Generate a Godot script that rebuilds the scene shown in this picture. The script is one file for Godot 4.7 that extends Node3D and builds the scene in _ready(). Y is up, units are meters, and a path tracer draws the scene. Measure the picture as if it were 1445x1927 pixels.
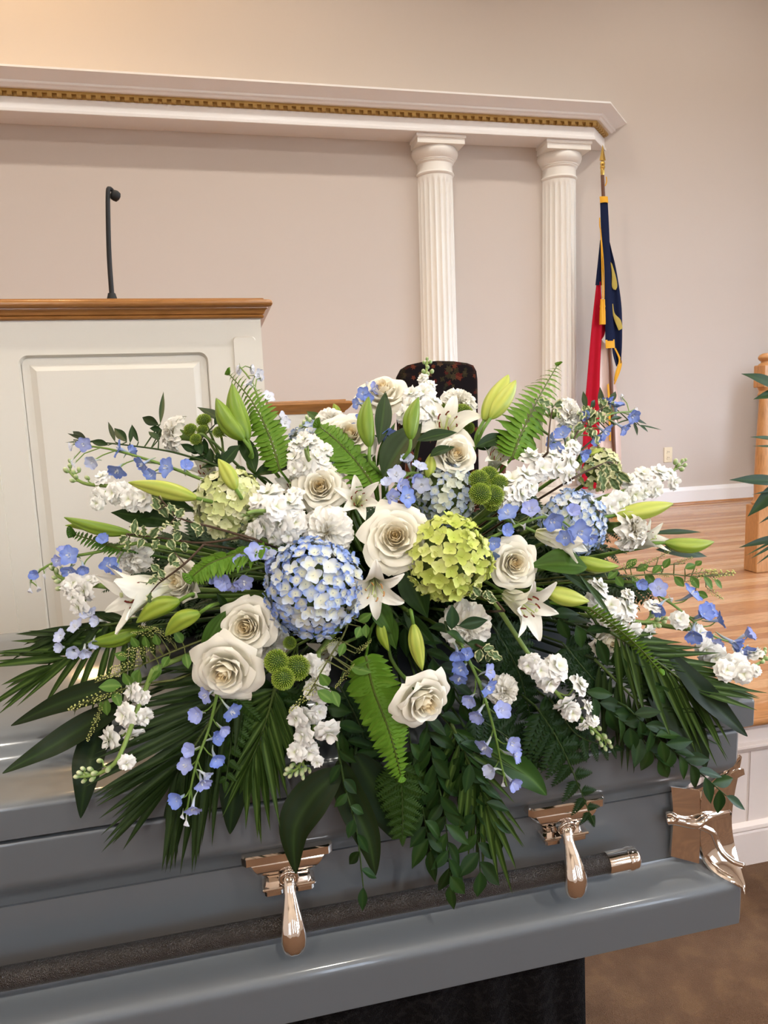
extends Node3D
# A casket spray of white, blue and green flowers in a chapel. Units are metres, y is up.

const F := 1336.0          # focal length in pixels of the 1445 x 1927 frame
const FOAM := Vector3(0.27, 1.08, -1.22)
const STAGE := 0.48
const WALL := -5.5
const REACH := Vector3(0.80, 0.47, 0.37)
const SKY := 4.0
const LAMP := 5.2
const EXPOSURE := 0.92
const HEART := Vector3(0.27, 1.04, -1.22)

var eye := Vector3(0, 1.42, 0)
var cam_right := Vector3(0.9740, -0.0369, 0.2225)
var cam_up := Vector3(0.0680, 0.9887, -0.1334)
var cam_back := Vector3(-0.2141, 0.1448, 0.9660)
var rng := RandomNumberGenerator.new()
var taken := {}
var mats := {}
var protos := {}


# ---------------------------------------------------------------- geometry kit
class Shape:
	var v := PackedVector3Array()
	var c := PackedColorArray()
	var ix := PackedInt32Array()

	func grid(nu: int, nv: int, f: Callable) -> Shape:   # f(u, v) -> [point, colour]
		var s := v.size()
		for j in nv + 1:
			for i in nu + 1:
				var r: Array = f.call(float(i) / nu, float(j) / nv)
				v.append(r[0])
				c.append(r[1])
		for j in nv:
			for i in nu:
				var a := s + j * (nu + 1) + i
				var b := a + nu + 1
				ix.append_array(PackedInt32Array([a, b, a + 1, a + 1, b, b + 1]))
		return self

	func tri(a: Vector3, b: Vector3, d: Vector3, col := Color.WHITE) -> void:
		var s := v.size()
		v.append_array(PackedVector3Array([a, b, d]))
		c.append_array(PackedColorArray([col, col, col]))
		ix.append_array(PackedInt32Array([s, s + 1, s + 2]))

	func quad(a: Vector3, b: Vector3, d: Vector3, e: Vector3, col := Color.WHITE) -> void:
		var s := v.size()
		v.append_array(PackedVector3Array([a, b, d, e]))
		c.append_array(PackedColorArray([col, col, col, col]))
		ix.append_array(PackedInt32Array([s, s + 1, s + 2, s, s + 2, s + 3]))

	func box(lo: Vector3, hi: Vector3, b := 0.0, col := Color.WHITE) -> Shape:   # a box with chamfered edges
		b = minf(b, (hi - lo)[(hi - lo).min_axis_index()] * 0.45)
		var m := (lo + hi) / 2
		var h := (hi - lo) / 2
		for ax in 3:
			for s in [-1.0, 1.0]:
				var u := (ax + 1) % 3
				var w := (ax + 2) % 3
				var q := []
				for k in [[-1, -1], [1, -1], [1, 1], [-1, 1]]:
					var p := Vector3.ZERO
					p[ax] = s * h[ax]
					p[u] = k[0] * (h[u] - b)
					p[w] = k[1] * (h[w] - b)
					q.append(m + p)
				if s > 0:
					quad(q[0], q[3], q[2], q[1], col)
				else:
					quad(q[0], q[1], q[2], q[3], col)
		if b <= 0:
			return self
		for ax in 3:
			var u := (ax + 1) % 3
			var w := (ax + 2) % 3
			for k in [[-1, -1], [1, -1], [1, 1], [-1, 1]]:
				var q := []
				for e in [[-1, 0], [1, 0], [1, 1], [-1, 1]]:
					var p := Vector3.ZERO
					p[ax] = e[0] * (h[ax] - b)
					p[u] = k[0] * (h[u] - (b if e[1] == 0 else 0.0))
					p[w] = k[1] * (h[w] - (0.0 if e[1] == 0 else b))
					q.append(m + p)
				if k[0] * k[1] > 0:
					quad(q[0], q[1], q[2], q[3], col)
				else:
					quad(q[3], q[2], q[1], q[0], col)
		for sx in [-1.0, 1.0]:
			for sy in [-1.0, 1.0]:
				for sz in [-1.0, 1.0]:
					var s := Vector3(sx, sy, sz)
					var a := m + s * Vector3(h.x, h.y - b, h.z - b)
					var d := m + s * Vector3(h.x - b, h.y, h.z - b)
					var e := m + s * Vector3(h.x - b, h.y - b, h.z)
					if sx * sy * sz > 0:
						tri(a, e, d, col)
					else:
						tri(a, d, e, col)
		return self

	func tube(p: PackedVector3Array, r0: float, r1: float, sides := 6, col := Color.WHITE, col1 = null) -> Shape:
		if p.size() < 2:
			return self
		var s := v.size()
		var t := (p[1] - p[0]).normalized()
		var side := t.cross(Vector3(0.31, 0.9, 0.3)).normalized()
		for j in p.size():
			t = (p[mini(j + 1, p.size() - 1)] - p[maxi(j - 1, 0)]).normalized()
			side = (side - t * side.dot(t)).normalized()
			var other := t.cross(side)
			var f := float(j) / (p.size() - 1)
			var r := lerpf(r0, r1, f)
			var k: Color = col if col1 == null else col.lerp(col1, f)
			for i in sides:
				var a := TAU * i / sides
				v.append(p[j] + (side * cos(a) + other * sin(a)) * r)
				c.append(k)
		for j in p.size() - 1:
			for i in sides:
				var a := s + j * sides + i
				var b := s + j * sides + (i + 1) % sides
				ix.append_array(PackedInt32Array([a, a + sides, b, b, a + sides, b + sides]))
		var e := v.size()
		v.append(p[0])
		v.append(p[p.size() - 1])
		c.append(col)
		c.append(col if col1 == null else col1)
		for i in sides:
			ix.append_array(PackedInt32Array([e, s + i, s + (i + 1) % sides]))
			ix.append_array(PackedInt32Array([e + 1, e - sides + (i + 1) % sides, e - sides + i]))
		return self

	func lathe(prof: Array, seg := 24, col := Color.WHITE, from := 0.0, to := TAU) -> Shape:   # prof: [radius, height] from the bottom up
		for k in prof.size() - 1:
			var a: Array = prof[k]
			var b: Array = prof[k + 1]
			for i in seg:
				var p := lerpf(from, to, float(i) / seg)
				var q := lerpf(from, to, float(i + 1) / seg)
				var va := Vector3(a[0] * cos(p), a[1], a[0] * sin(p))
				var vb := Vector3(a[0] * cos(q), a[1], a[0] * sin(q))
				var vc := Vector3(b[0] * cos(q), b[1], b[0] * sin(q))
				var vd := Vector3(b[0] * cos(p), b[1], b[0] * sin(p))
				quad(va, vb, vc, vd, col)
		return self

	func run(prof: Array, x0: float, x1: float, cap := true, cut := 0.0) -> Shape:   # prof: [z, y] along the x axis; cut mitres the far end by z
		for k in prof.size() - 1:
			var a: Array = prof[k]
			var b: Array = prof[k + 1]
			quad(Vector3(x0, a[1], a[0]), Vector3(x1 + cut * a[0], a[1], a[0]), Vector3(x1 + cut * b[0], b[1], b[0]), Vector3(x0, b[1], b[0]))
		if cap:
			var flat := PackedVector2Array()
			for q in prof:
				flat.append(Vector2(q[0], q[1]))
			var t := Geometry2D.triangulate_polygon(flat)
			for k in range(0, t.size(), 3):
				var w := []
				for e in 3:
					w.append(flat[t[k + e]])
				tri(Vector3(x0, w[0].y, w[0].x), Vector3(x0, w[1].y, w[1].x), Vector3(x0, w[2].y, w[2].x))
				tri(Vector3(x1 + cut * w[0].x, w[0].y, w[0].x), Vector3(x1 + cut * w[2].x, w[2].y, w[2].x), Vector3(x1 + cut * w[1].x, w[1].y, w[1].x))
		return self

	func rings(prof: Array, at: Vector3, hx: float, hz: float, lid := true) -> Shape:   # prof: [offset, y, corner cut]; rectangular rings with cut corners
		var all := []
		for q in prof:
			var x: float = hx + q[0]
			var z: float = hz + q[0]
			var k: float = q[2]
			all.append([Vector3(x - k, q[1], z), Vector3(x, q[1], z - k), Vector3(x, q[1], -z + k), Vector3(x - k, q[1], -z), Vector3(-x + k, q[1], -z), Vector3(-x, q[1], -z + k), Vector3(-x, q[1], z - k), Vector3(-x + k, q[1], z)])
		for j in all.size() - 1:
			for i in 8:
				var n := (i + 1) % 8
				quad(at + all[j][i], at + all[j][n], at + all[j + 1][n], at + all[j + 1][i])
		if lid:
			for j in [0, all.size() - 1]:
				for i in range(1, 7):
					if j == 0:
						tri(at + all[j][0], at + all[j][i + 1], at + all[j][i])
					else:
						tri(at + all[j][0], at + all[j][i], at + all[j][i + 1])
		return self

	func add(o: Shape, x := Transform3D()) -> Shape:
		var s := v.size()
		v.append_array(x * o.v)
		c.append_array(o.c)
		for i in o.ix:
			ix.append(s + i)
		return self

	func build(colours: bool, crease := -1.0) -> ArrayMesh:   # crease in degrees splits normals; below 0 the grids stay smooth
		var n := PackedVector3Array()
		var vv := v
		var cc := c
		var ii := ix
		if crease >= 0:
			vv = PackedVector3Array()
			cc = PackedColorArray()
			ii = PackedInt32Array()
			var fn := []
			var at := {}
			for k in range(0, ix.size(), 3):
				var f := (v[ix[k + 2]] - v[ix[k]]).cross(v[ix[k + 1]] - v[ix[k]])
				fn.append(f)
				for e in 3:
					var key := Vector3i((v[ix[k + e]] * 20000.0).round())
					if not at.has(key):
						at[key] = []
					at[key].append(fn.size() - 1)
			var most := cos(deg_to_rad(crease))
			for k in range(0, ix.size(), 3):
				var f: Vector3 = fn[k / 3]
				if f.length_squared() < 1e-22:
					continue
				for e in 3:
					var sum := Vector3.ZERO
					for o in at[Vector3i((v[ix[k + e]] * 20000.0).round())]:
						if fn[o].length_squared() > 1e-22 and fn[o].normalized().dot(f.normalized()) > most:
							sum += fn[o]
					ii.append(vv.size())
					vv.append(v[ix[k + e]])
					cc.append(c[ix[k + e]])
					n.append(sum.normalized())
		else:
			n.resize(v.size())
			for k in range(0, ix.size(), 3):
				var f := (v[ix[k + 2]] - v[ix[k]]).cross(v[ix[k + 1]] - v[ix[k]])
				n[ix[k]] += f
				n[ix[k + 1]] += f
				n[ix[k + 2]] += f
			for k in n.size():
				n[k] = n[k].normalized() if n[k].length_squared() > 1e-24 else Vector3.UP
		var a := []
		a.resize(Mesh.ARRAY_MAX)
		a[Mesh.ARRAY_VERTEX] = vv
		a[Mesh.ARRAY_NORMAL] = n
		if colours:
			a[Mesh.ARRAY_COLOR] = cc
		a[Mesh.ARRAY_INDEX] = ii
		var m := ArrayMesh.new()
		m.add_surface_from_arrays(Mesh.PRIMITIVE_TRIANGLES, a)
		return m


# ---------------------------------------------------------------- objects
func numbered(called: String) -> String:
	taken[called] = taken.get(called, -1) + 1
	return called if taken[called] == 0 else "%s_%03d" % [called, taken[called]]


func tag(o: Node, label: String, category: String, group := "") -> void:
	o.set_meta("label", label)
	o.set_meta("category", category)
	if group:
		o.set_meta("group", group)


func thing(called: String, label: String, category: String, at := Transform3D(), group := "") -> Node3D:
	var o := Node3D.new()
	o.name = numbered(called)
	o.transform = at
	add_child(o)
	tag(o, label, category, group)
	return o


func put(called: String, mesh: Mesh, mat: Material, parent: Node, x := Transform3D()) -> MeshInstance3D:
	var o := MeshInstance3D.new()
	o.name = numbered(called) if parent == self else called
	o.mesh = mesh
	o.material_override = mat
	o.transform = x
	parent.add_child(o, true)
	return o


func struct(called: String, mesh: Mesh, mat: Material) -> MeshInstance3D:
	var o := put(called, mesh, mat, self)
	o.set_meta("kind", "structure")
	return o


func put_world(called: String, mesh: Mesh, mat: Material, parent: Node3D) -> MeshInstance3D:   # a mesh laid out in world space under a placed thing
	return put(called, mesh, mat, parent, parent.transform.affine_inverse())


# ---------------------------------------------------------------- where things stand
func ray(x: float, y: float) -> Vector3:
	return cam_right * ((x - 722.5) / F) - cam_up * ((y - 963.5) / F) - cam_back


func onz(x: float, y: float, z: float) -> Vector3:
	var r := ray(x, y)
	return eye + r * (z / r.z)


func depth(x: float, y: float) -> float:   # how far along the ray the outside of the spray lies
	var r := ray(x, y)
	var best := 9.0
	var where := 1.2
	var t := 0.6
	while t < 2.2:
		var p := eye + r * t
		var q := (p - HEART) / REACH
		var d := (q.length() - 1.0) * 0.42
		var b := (p - Vector3(0.27, 0.78, -1.25)).abs() - Vector3(1.2, 0.235, 0.385)
		d = minf(d, maxf(b.x, maxf(b.y, b.z)))
		b = (p - Vector3(0.27, 1.0, -1.28)).abs() - Vector3(1.2, 0.085, 0.24)
		d = minf(d, maxf(b.x, maxf(b.y, b.z)))
		if d < best:
			best = d
			where = t
		if d <= 0:
			break
		t += 0.008
	return where


func surf(x: float, y: float, off := 0.0) -> Vector3:   # off moves towards the viewer
	return eye + ray(x, y) * (depth(x, y) - off)


func face(dx: float, dy: float, out := 1.0) -> Vector3:
	return (cam_right * dx - cam_up * dy + cam_back * out).normalized()


func frame(up: Vector3, roll := 0.0) -> Basis:   # a basis whose y axis is up
	var x := up.cross(Vector3(0.123, 0.31, 0.94))
	if x.length() < 0.05:
		x = up.cross(Vector3.RIGHT)
	x = x.normalized()
	return Basis(x, up, x.cross(up)).rotated(up, roll)


func leaf_frame(dir: Vector3, normal: Vector3) -> Basis:   # y along dir, z as near to the normal as it can be
	dir = dir.normalized()
	var z := normal - dir * normal.dot(dir)
	z = z.normalized() if z.length() > 1e-4 else dir.cross(Vector3.RIGHT).normalized()
	return Basis(dir.cross(z), dir, z)


func curve(pts: Array, n := 12) -> PackedVector3Array:   # Catmull-Rom through the points
	var out := PackedVector3Array()
	for k in n + 1:
		var s := float(k) / n * (pts.size() - 1)
		var i := mini(int(s), pts.size() - 2)
		var a: Vector3 = pts[maxi(i - 1, 0)]
		var d: Vector3 = pts[mini(i + 2, pts.size() - 1)]
		out.append(Vector3(pts[i]).cubic_interpolate(pts[i + 1], a, d, s - i))
	return out


func pixel_path(pts: Array, off := 0.0, n := 14) -> PackedVector3Array:
	var w := []
	for p in pts:
		w.append(surf(p[0], p[1], off + (p[2] if p.size() > 2 else 0.0)))
	return curve(w, n)


func along(p: PackedVector3Array, t: float) -> Vector3:
	var s := clampf(t, 0, 1) * (p.size() - 1)
	var i := mini(int(s), p.size() - 2)
	return p[i].lerp(p[i + 1], s - i)


func heading(p: PackedVector3Array, t: float) -> Vector3:
	return (along(p, minf(t + 0.04, 1.0)) - along(p, maxf(t - 0.04, 0.0))).normalized()


func lin(r: int, g: int, b: int) -> Color:
	return Color8(r, g, b).srgb_to_linear()


func mixed(a: Color, b: Color, t: float) -> Color:
	return a.lerp(b, clampf(t, 0, 1))


# ---------------------------------------------------------------- materials
func mat(key: String, col: Color, rough := 0.6, metal := 0.0, spec := 0.5) -> StandardMaterial3D:
	if mats.has(key):
		return mats[key]
	var m := StandardMaterial3D.new()
	m.resource_name = key
	m.albedo_color = col
	m.roughness = rough
	m.metallic = metal
	m.metallic_specular = spec
	m.cull_mode = BaseMaterial3D.CULL_DISABLED
	mats[key] = m
	return m


func plant(key: String, rough: float, spec: float, through: float) -> StandardMaterial3D:
	var m := mat(key, Color.WHITE, rough, 0.0, spec)
	m.vertex_color_use_as_albedo = true
	if through > 0:
		m.backlight_enabled = true
		m.backlight = Color(through, through, through)
	return m


func noise(freq: float, octaves: int, seed_: int, ramp = null, as_normal := 0.0, kind := FastNoiseLite.TYPE_SIMPLEX_SMOOTH, size := 512) -> NoiseTexture2D:
	var f := FastNoiseLite.new()
	f.noise_type = kind
	f.seed = seed_
	f.frequency = freq
	f.fractal_octaves = octaves
	var t := NoiseTexture2D.new()
	t.width = size
	t.height = size
	t.seamless = true
	t.noise = f
	if as_normal > 0:
		t.as_normal_map = true
		t.bump_strength = as_normal
	if ramp != null:
		var g := Gradient.new()
		g.offsets = PackedFloat32Array(ramp[0])
		g.colors = PackedColorArray(ramp[1])
		t.color_ramp = g
	return t


func tri_planar(m: StandardMaterial3D, scale_: Vector3, world := true) -> StandardMaterial3D:
	m.uv1_triplanar = true
	m.uv1_world_triplanar = world
	m.uv1_scale = scale_
	return m


func make_materials() -> void:
	var white := Color8(234, 234, 236)
	mat("wall_paint", Color8(201, 192, 185), 0.85, 0, 0.25)
	mat("ceiling_paint", Color8(235, 230, 222), 0.9)
	mat("trim_paint", white, 0.35)
	mat("riser_paint", Color8(226, 214, 208), 0.45)
	mat("gold_paint", Color8(176, 142, 78), 0.5, 0.25)
	mat("lectern_paint", Color8(219, 213, 200), 0.4)
	mat("column_paint", Color8(236, 235, 231), 0.4)
	# woods: the grain runs along x, except on the newel
	var grain := noise(0.02, 4, 11, [[0.0, 0.35, 0.5, 0.65, 1.0], [Color8(186, 184, 180), Color8(218, 216, 214), Color8(238, 238, 238), Color8(216, 214, 212), Color8(255, 255, 255)]])
	var bump := noise(0.03, 4, 12, null, 2.0)
	var woods := {"oak_trim": Color8(178, 122, 66), "oak_newel": Color8(214, 158, 104), "oak_floor_a": Color8(206, 156, 112), "oak_floor_b": Color8(193, 140, 98), "oak_floor_c": Color8(217, 172, 130), "oak_floor_d": Color8(184, 132, 94), "oak_floor_e": Color8(210, 163, 124), "nosing_oak": Color8(196, 138, 86), "chair_wood": Color8(96, 44, 28)}
	for k in woods:
		var m := tri_planar(mat(k, woods[k], 0.3, 0, 0.5), Vector3(0.6, 9, 9) if k != "oak_newel" else Vector3(9, 0.6, 9))
		m.albedo_texture = grain
		m.normal_enabled = true
		m.normal_texture = bump
		m.normal_scale = 0.15
	mats.oak_trim.roughness = 0.22
	for k in ["a", "b", "c", "d", "e"]:
		mats["oak_floor_" + k].roughness = 0.27
	var m := tri_planar(mat("carpet", Color.WHITE, 0.97, 0, 0.1), Vector3.ONE * 2.2)
	m.albedo_texture = noise(0.008, 6, 21, [[0.1, 0.45, 0.6, 0.8], [Color8(114, 89, 72), Color8(119, 94, 76), Color8(123, 97, 78), Color8(130, 103, 81)]])
	m.normal_enabled = true
	m.normal_texture = noise(0.35, 3, 22, null, 9.0)
	m.normal_scale = 0.9
	# casket
	m = mat("casket_paint", Color8(101, 106, 110), 0.42, 0.25, 0.5)
	m.clearcoat_enabled = true
	m.clearcoat = 0.55
	m.clearcoat_roughness = 0.09
	mat("chrome", Color8(236, 226, 216), 0.06, 1.0)
	mat("gap_rubber", Color8(12, 12, 13), 0.7)
	m = tri_planar(mat("bar_wrap", Color8(54, 47, 42), 0.30, 0.3, 0.6), Vector3.ONE * 5, false)
	m.normal_enabled = true
	m.normal_texture = noise(0.22, 2, 31, null, 12.0)
	m.normal_scale = 0.8
	m = tri_planar(mat("skirt_cloth", Color.WHITE, 0.9, 0, 0.2), Vector3.ONE * 3)
	m.albedo_texture = noise(0.05, 4, 41, [[0.0, 0.5, 0.56, 1.0], [Color8(15, 14, 14), Color8(18, 16, 17), Color8(29, 27, 27), Color8(32, 30, 30)]], 0.0, FastNoiseLite.TYPE_CELLULAR)
	m.normal_enabled = true
	m.normal_texture = noise(0.2, 3, 42, null, 6.0)
	m = tri_planar(mat("tapestry", Color.WHITE, 0.92, 0, 0.2), Vector3.ONE * 2.6, false)
	m.albedo_texture = ImageTexture.create_from_image(tapestry())
	mat("black_metal", Color8(16, 16, 17), 0.6, 0.1)
	mat("brass", Color8(214, 182, 104), 0.25, 0.9)
	mat("outlet_plastic", Color8(226, 214, 186), 0.4)
	mat("slot_dark", Color8(60, 54, 44), 0.6)
	mat("flag_navy", Color8(26, 34, 62), 0.85, 0, 0.2)
	mat("flag_red", Color8(172, 20, 42), 0.8, 0, 0.25)
	mat("flag_white", Color8(228, 208, 202), 0.85, 0, 0.2)
	mat("flag_gold", Color8(222, 166, 40), 0.6, 0, 0.4)
	mat("flag_scroll", Color8(172, 152, 66), 0.75)
	mat("flag_pole", Color8(104, 68, 48), 0.4)
	mat("maroon_cloth", Color8(86, 34, 52), 0.85)
	mat("foam", Color8(26, 36, 20), 0.95, 0, 0.1)
	mat("vase_metal", Color8(70, 66, 60), 0.4, 0.7)
	var m2 := mat("can_trim", Color8(236, 234, 228), 0.5)
	m2 = mat("lamp_glow", Color8(255, 240, 214), 0.5)
	m2.emission_enabled = true
	m2.emission = Color8(255, 232, 200)
	m2.emission_energy_multiplier = 14.0
	m2 = mat("pane", Color(0.97, 0.98, 1.0, 0.05), 0.03)
	m2.transparency = BaseMaterial3D.TRANSPARENCY_ALPHA
	# plants: the colour of each piece is in its vertices
	plant("petal", 0.55, 0.35, 0.45)
	plant("rose_petal", 0.6, 0.3, 0.6)
	plant("floret", 0.6, 0.3, 0.4)
	plant("leaf", 0.48, 0.30, 0.14)
	plant("dull_leaf", 0.5, 0.4, 0.2)
	plant("stem", 0.5, 0.4, 0.0)
	plant("bud", 0.42, 0.45, 0.15)


func tapestry() -> Image:   # woven flowers on a near-black ground
	var r := RandomNumberGenerator.new()
	r.seed = 77
	var im := Image.create(256, 256, false, Image.FORMAT_RGB8)
	im.fill(Color8(24, 20, 22))
	var tones := [Color8(122, 44, 34), Color8(150, 74, 48), Color8(70, 66, 40), Color8(92, 84, 54), Color8(54, 58, 42), Color8(140, 104, 70)]
	for k in 60:
		var at := Vector2(r.randf() * 256, r.randf() * 256)
		var t: Color = tones[r.randi() % 6]
		var n := r.randi_range(4, 7)
		var size := r.randf_range(6, 17)
		var ph := r.randf() * TAU
		for y in range(-30, 31):
			for x in range(-30, 31):
				var d := Vector2(x, y)
				var a := d.angle() * n + ph
				var edge := size * (0.80 + 0.20 * cos(a) + 0.06 * sin(a * 2.0 + 1.0))
				if d.length() < edge:
					var q := t.lerp(Color8(20, 16, 18), 0.75 * absf(sin(d.length() * 0.55 + a * 0.5)))
					im.set_pixel(posmod(int(at.x) + x, 256), posmod(int(at.y) + y, 256), q)
	return im


# ---------------------------------------------------------------- the place
func _ready() -> void:
	rng.seed = 4711
	# camera
	var cam := Camera3D.new()
	cam.name = "camera"
	cam.keep_aspect = Camera3D.KEEP_HEIGHT
	cam.fov = rad_to_deg(2.0 * atan(963.5 / F))
	cam.near = 0.02
	cam.far = 60.0
	cam.transform = Transform3D(Basis(cam_right, cam_up, cam_back).orthonormalized(), eye)
	add_child(cam)
	# sky outside the windows
	var sky_mat := ProceduralSkyMaterial.new()
	sky_mat.sky_top_color = Color8(186, 204, 228)
	sky_mat.sky_horizon_color = Color8(226, 232, 240)
	sky_mat.ground_bottom_color = Color8(120, 118, 108)
	sky_mat.ground_horizon_color = Color8(190, 192, 188)
	sky_mat.sky_energy_multiplier = SKY
	sky_mat.ground_energy_multiplier = SKY * 0.6
	var env := Environment.new()
	env.background_mode = Environment.BG_SKY
	env.sky = Sky.new()
	env.sky.sky_material = sky_mat
	env.tonemap_mode = Environment.TONE_MAPPER_LINEAR
	env.tonemap_exposure = EXPOSURE
	env.sdfgi_enabled = true
	env.ssao_enabled = true
	env.ssil_enabled = true
	var we := WorldEnvironment.new()
	we.name = "environment"
	we.environment = env
	add_child(we)
	make_materials()
	# ceiling downlights: two rows over the chapel and a row of washers before the back wall
	var k := 0
	for z in [-3.45, -0.7, 3.9]:
		for x in [-2.4, 0.7, 3.8]:
			var wash: bool = z < -3
			downlight(Vector3(x, 5.6, z), LAMP * (0.72 if wash else (1.0 if z < 0 else 2.0)), Color8(255, 247, 233), k)
			k += 1
	downlight(Vector3(-1.3, 5.6, -4.7), LAMP * 0.8, Color8(255, 210, 148), k)
	build_room()
	build_stage()
	build_entablature()
	build_columns()
	build_lectern()
	build_back_chair()
	build_flag()
	build_small_things()
	build_casket()
	build_spray()


func downlight(at: Vector3, energy: float, colour: Color, k: int) -> void:
	var t := thing("ceiling_downlight", "white recessed ceiling downlight, %s from the back wall" % ["first row, left", "first row, middle", "first row, right", "second row, left", "second row, middle", "second row, right", "third row, left", "third row, middle", "third row, right", "warm washer close by the wall,"][k], "downlight", Transform3D(Basis(), at), "recessed ceiling downlights")
	var s := Shape.new()
	s.lathe([[0.085, -0.002], [0.115, -0.004], [0.117, 0.0], [0.117, 0.012], [0.085, 0.012], [0.085, -0.002]], 28)
	put("trim_ring", s.build(false, 40), mats.can_trim, t)
	s = Shape.new()
	s.lathe([[0.0, 0.004], [0.084, 0.004], [0.084, 0.008], [0.0, 0.008]], 28)
	put("lens", s.build(false, 40), mats.lamp_glow, t)
	var l := SpotLight3D.new()
	l.name = "light"
	l.light_color = colour
	l.light_energy = energy
	l.light_size = 0.08
	l.spot_range = 16.0
	l.spot_attenuation = 2.0
	l.spot_angle = 78.0
	l.spot_angle_attenuation = 0.5
	l.shadow_enabled = true
	l.rotation_degrees.x = -90
	l.position = Vector3(0, -0.03, 0)
	t.add_child(l)


func slab(called: String, lo: Vector3, hi: Vector3, m: Material, bevel := 0.0) -> MeshInstance3D:
	return struct(called, Shape.new().box(lo, hi, bevel).build(false, 20), m)


func build_room() -> void:
	slab("floor", Vector3(-4.6, -0.12, -5.5), Vector3(6.3, 0.0, 5.5), mats.carpet)
	slab("ceiling", Vector3(-4.6, 5.61, -5.65), Vector3(6.35, 5.75, 5.65), mats.ceiling_paint)
	slab("wall_back", Vector3(-4.6, -0.12, -5.65), Vector3(6.35, 5.61, -5.5), mats.wall_paint)
	slab("wall_left", Vector3(-4.75, -0.12, -5.65), Vector3(-4.6, 5.75, 5.65), mats.wall_paint)
	# the right-hand wall with three tall windows
	var s := Shape.new()
	var z0 := -5.5
	for k in 3:
		var zc := -2.6 + 3.0 * k
		s.box(Vector3(6.2, 0, z0), Vector3(6.35, 5.61, zc - 0.75))
		s.box(Vector3(6.2, 0, zc - 0.75), Vector3(6.35, 1.1, zc + 0.75))
		s.box(Vector3(6.2, 4.0, zc - 0.75), Vector3(6.35, 5.61, zc + 0.75))
		z0 = zc + 0.75
		var w := Shape.new()
		for y in [1.1, 2.5, 3.93]:
			w.box(Vector3(6.24, y, zc - 0.75), Vector3(6.31, y + 0.07, zc + 0.75), 0.006)
		for z in [zc - 0.75, zc - 0.035, zc + 0.68]:
			w.box(Vector3(6.25, 1.1, z), Vector3(6.30, 4.0, z + 0.07), 0.006)
		var o := struct("window_%d" % (k + 1), w.build(false, 20), mats.trim_paint)
		put("pane", Shape.new().box(Vector3(6.273, 1.15, zc - 0.72), Vector3(6.279, 3.96, zc + 0.72)).build(false, 20), mats.pane, o)
	s.box(Vector3(6.2, 0, z0), Vector3(6.35, 5.61, 5.5))
	struct("wall_right", s.build(false, 20), mats.wall_paint)
	# the wall behind the viewer has three such windows as well
	s = Shape.new()
	var x0 := -4.6
	for k in 3:
		var xc := -2.4 + 3.2 * k
		s.box(Vector3(x0, -0.12, 5.5), Vector3(xc - 0.32, 5.61, 5.65))
		s.box(Vector3(xc - 0.32, -0.12, 5.5), Vector3(xc + 0.32, 1.0, 5.65))
		s.box(Vector3(xc - 0.32, 3.4, 5.5), Vector3(xc + 0.32, 5.61, 5.65))
		x0 = xc + 0.32
		var w := Shape.new()
		for y in [1.0, 2.2, 3.33]:
			w.box(Vector3(xc - 0.32, y, 5.54), Vector3(xc + 0.32, y + 0.07, 5.61), 0.006)
		for x in [xc - 0.32, xc - 0.035, xc + 0.25]:
			w.box(Vector3(x, 1.0, 5.55), Vector3(x + 0.07, 3.4, 5.60), 0.006)
		var o := struct("window_%d" % (k + 4), w.build(false, 20), mats.trim_paint)
		put("pane", Shape.new().box(Vector3(xc - 0.29, 1.05, 5.573), Vector3(xc + 0.29, 3.35, 5.579)).build(false, 20), mats.pane, o)
	s.box(Vector3(x0, -0.12, 5.5), Vector3(6.35, 5.61, 5.65))
	struct("wall_front", s.build(false, 20), mats.wall_paint)
	# baseboard with a stepped top and a shoe of oak, on the stage
	s = Shape.new()
	var b := STAGE
	s.run([[-5.5, b], [-5.472, b], [-5.472, b + 0.118], [-5.476, b + 0.124], [-5.482, b + 0.13], [-5.486, b + 0.142], [-5.493, b + 0.15], [-5.5, b + 0.15]], -4.6, 6.2)
	struct("baseboard_back", s.build(false, 30), mats.trim_paint)
	s = Shape.new()
	s.run([[-5.472, b], [-5.452, b], [-5.454, b + 0.010], [-5.462, b + 0.017], [-5.472, b + 0.019]], -4.6, 6.2)
	struct("trim_1", s.build(false, 50), mats.nosing_oak)


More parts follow.
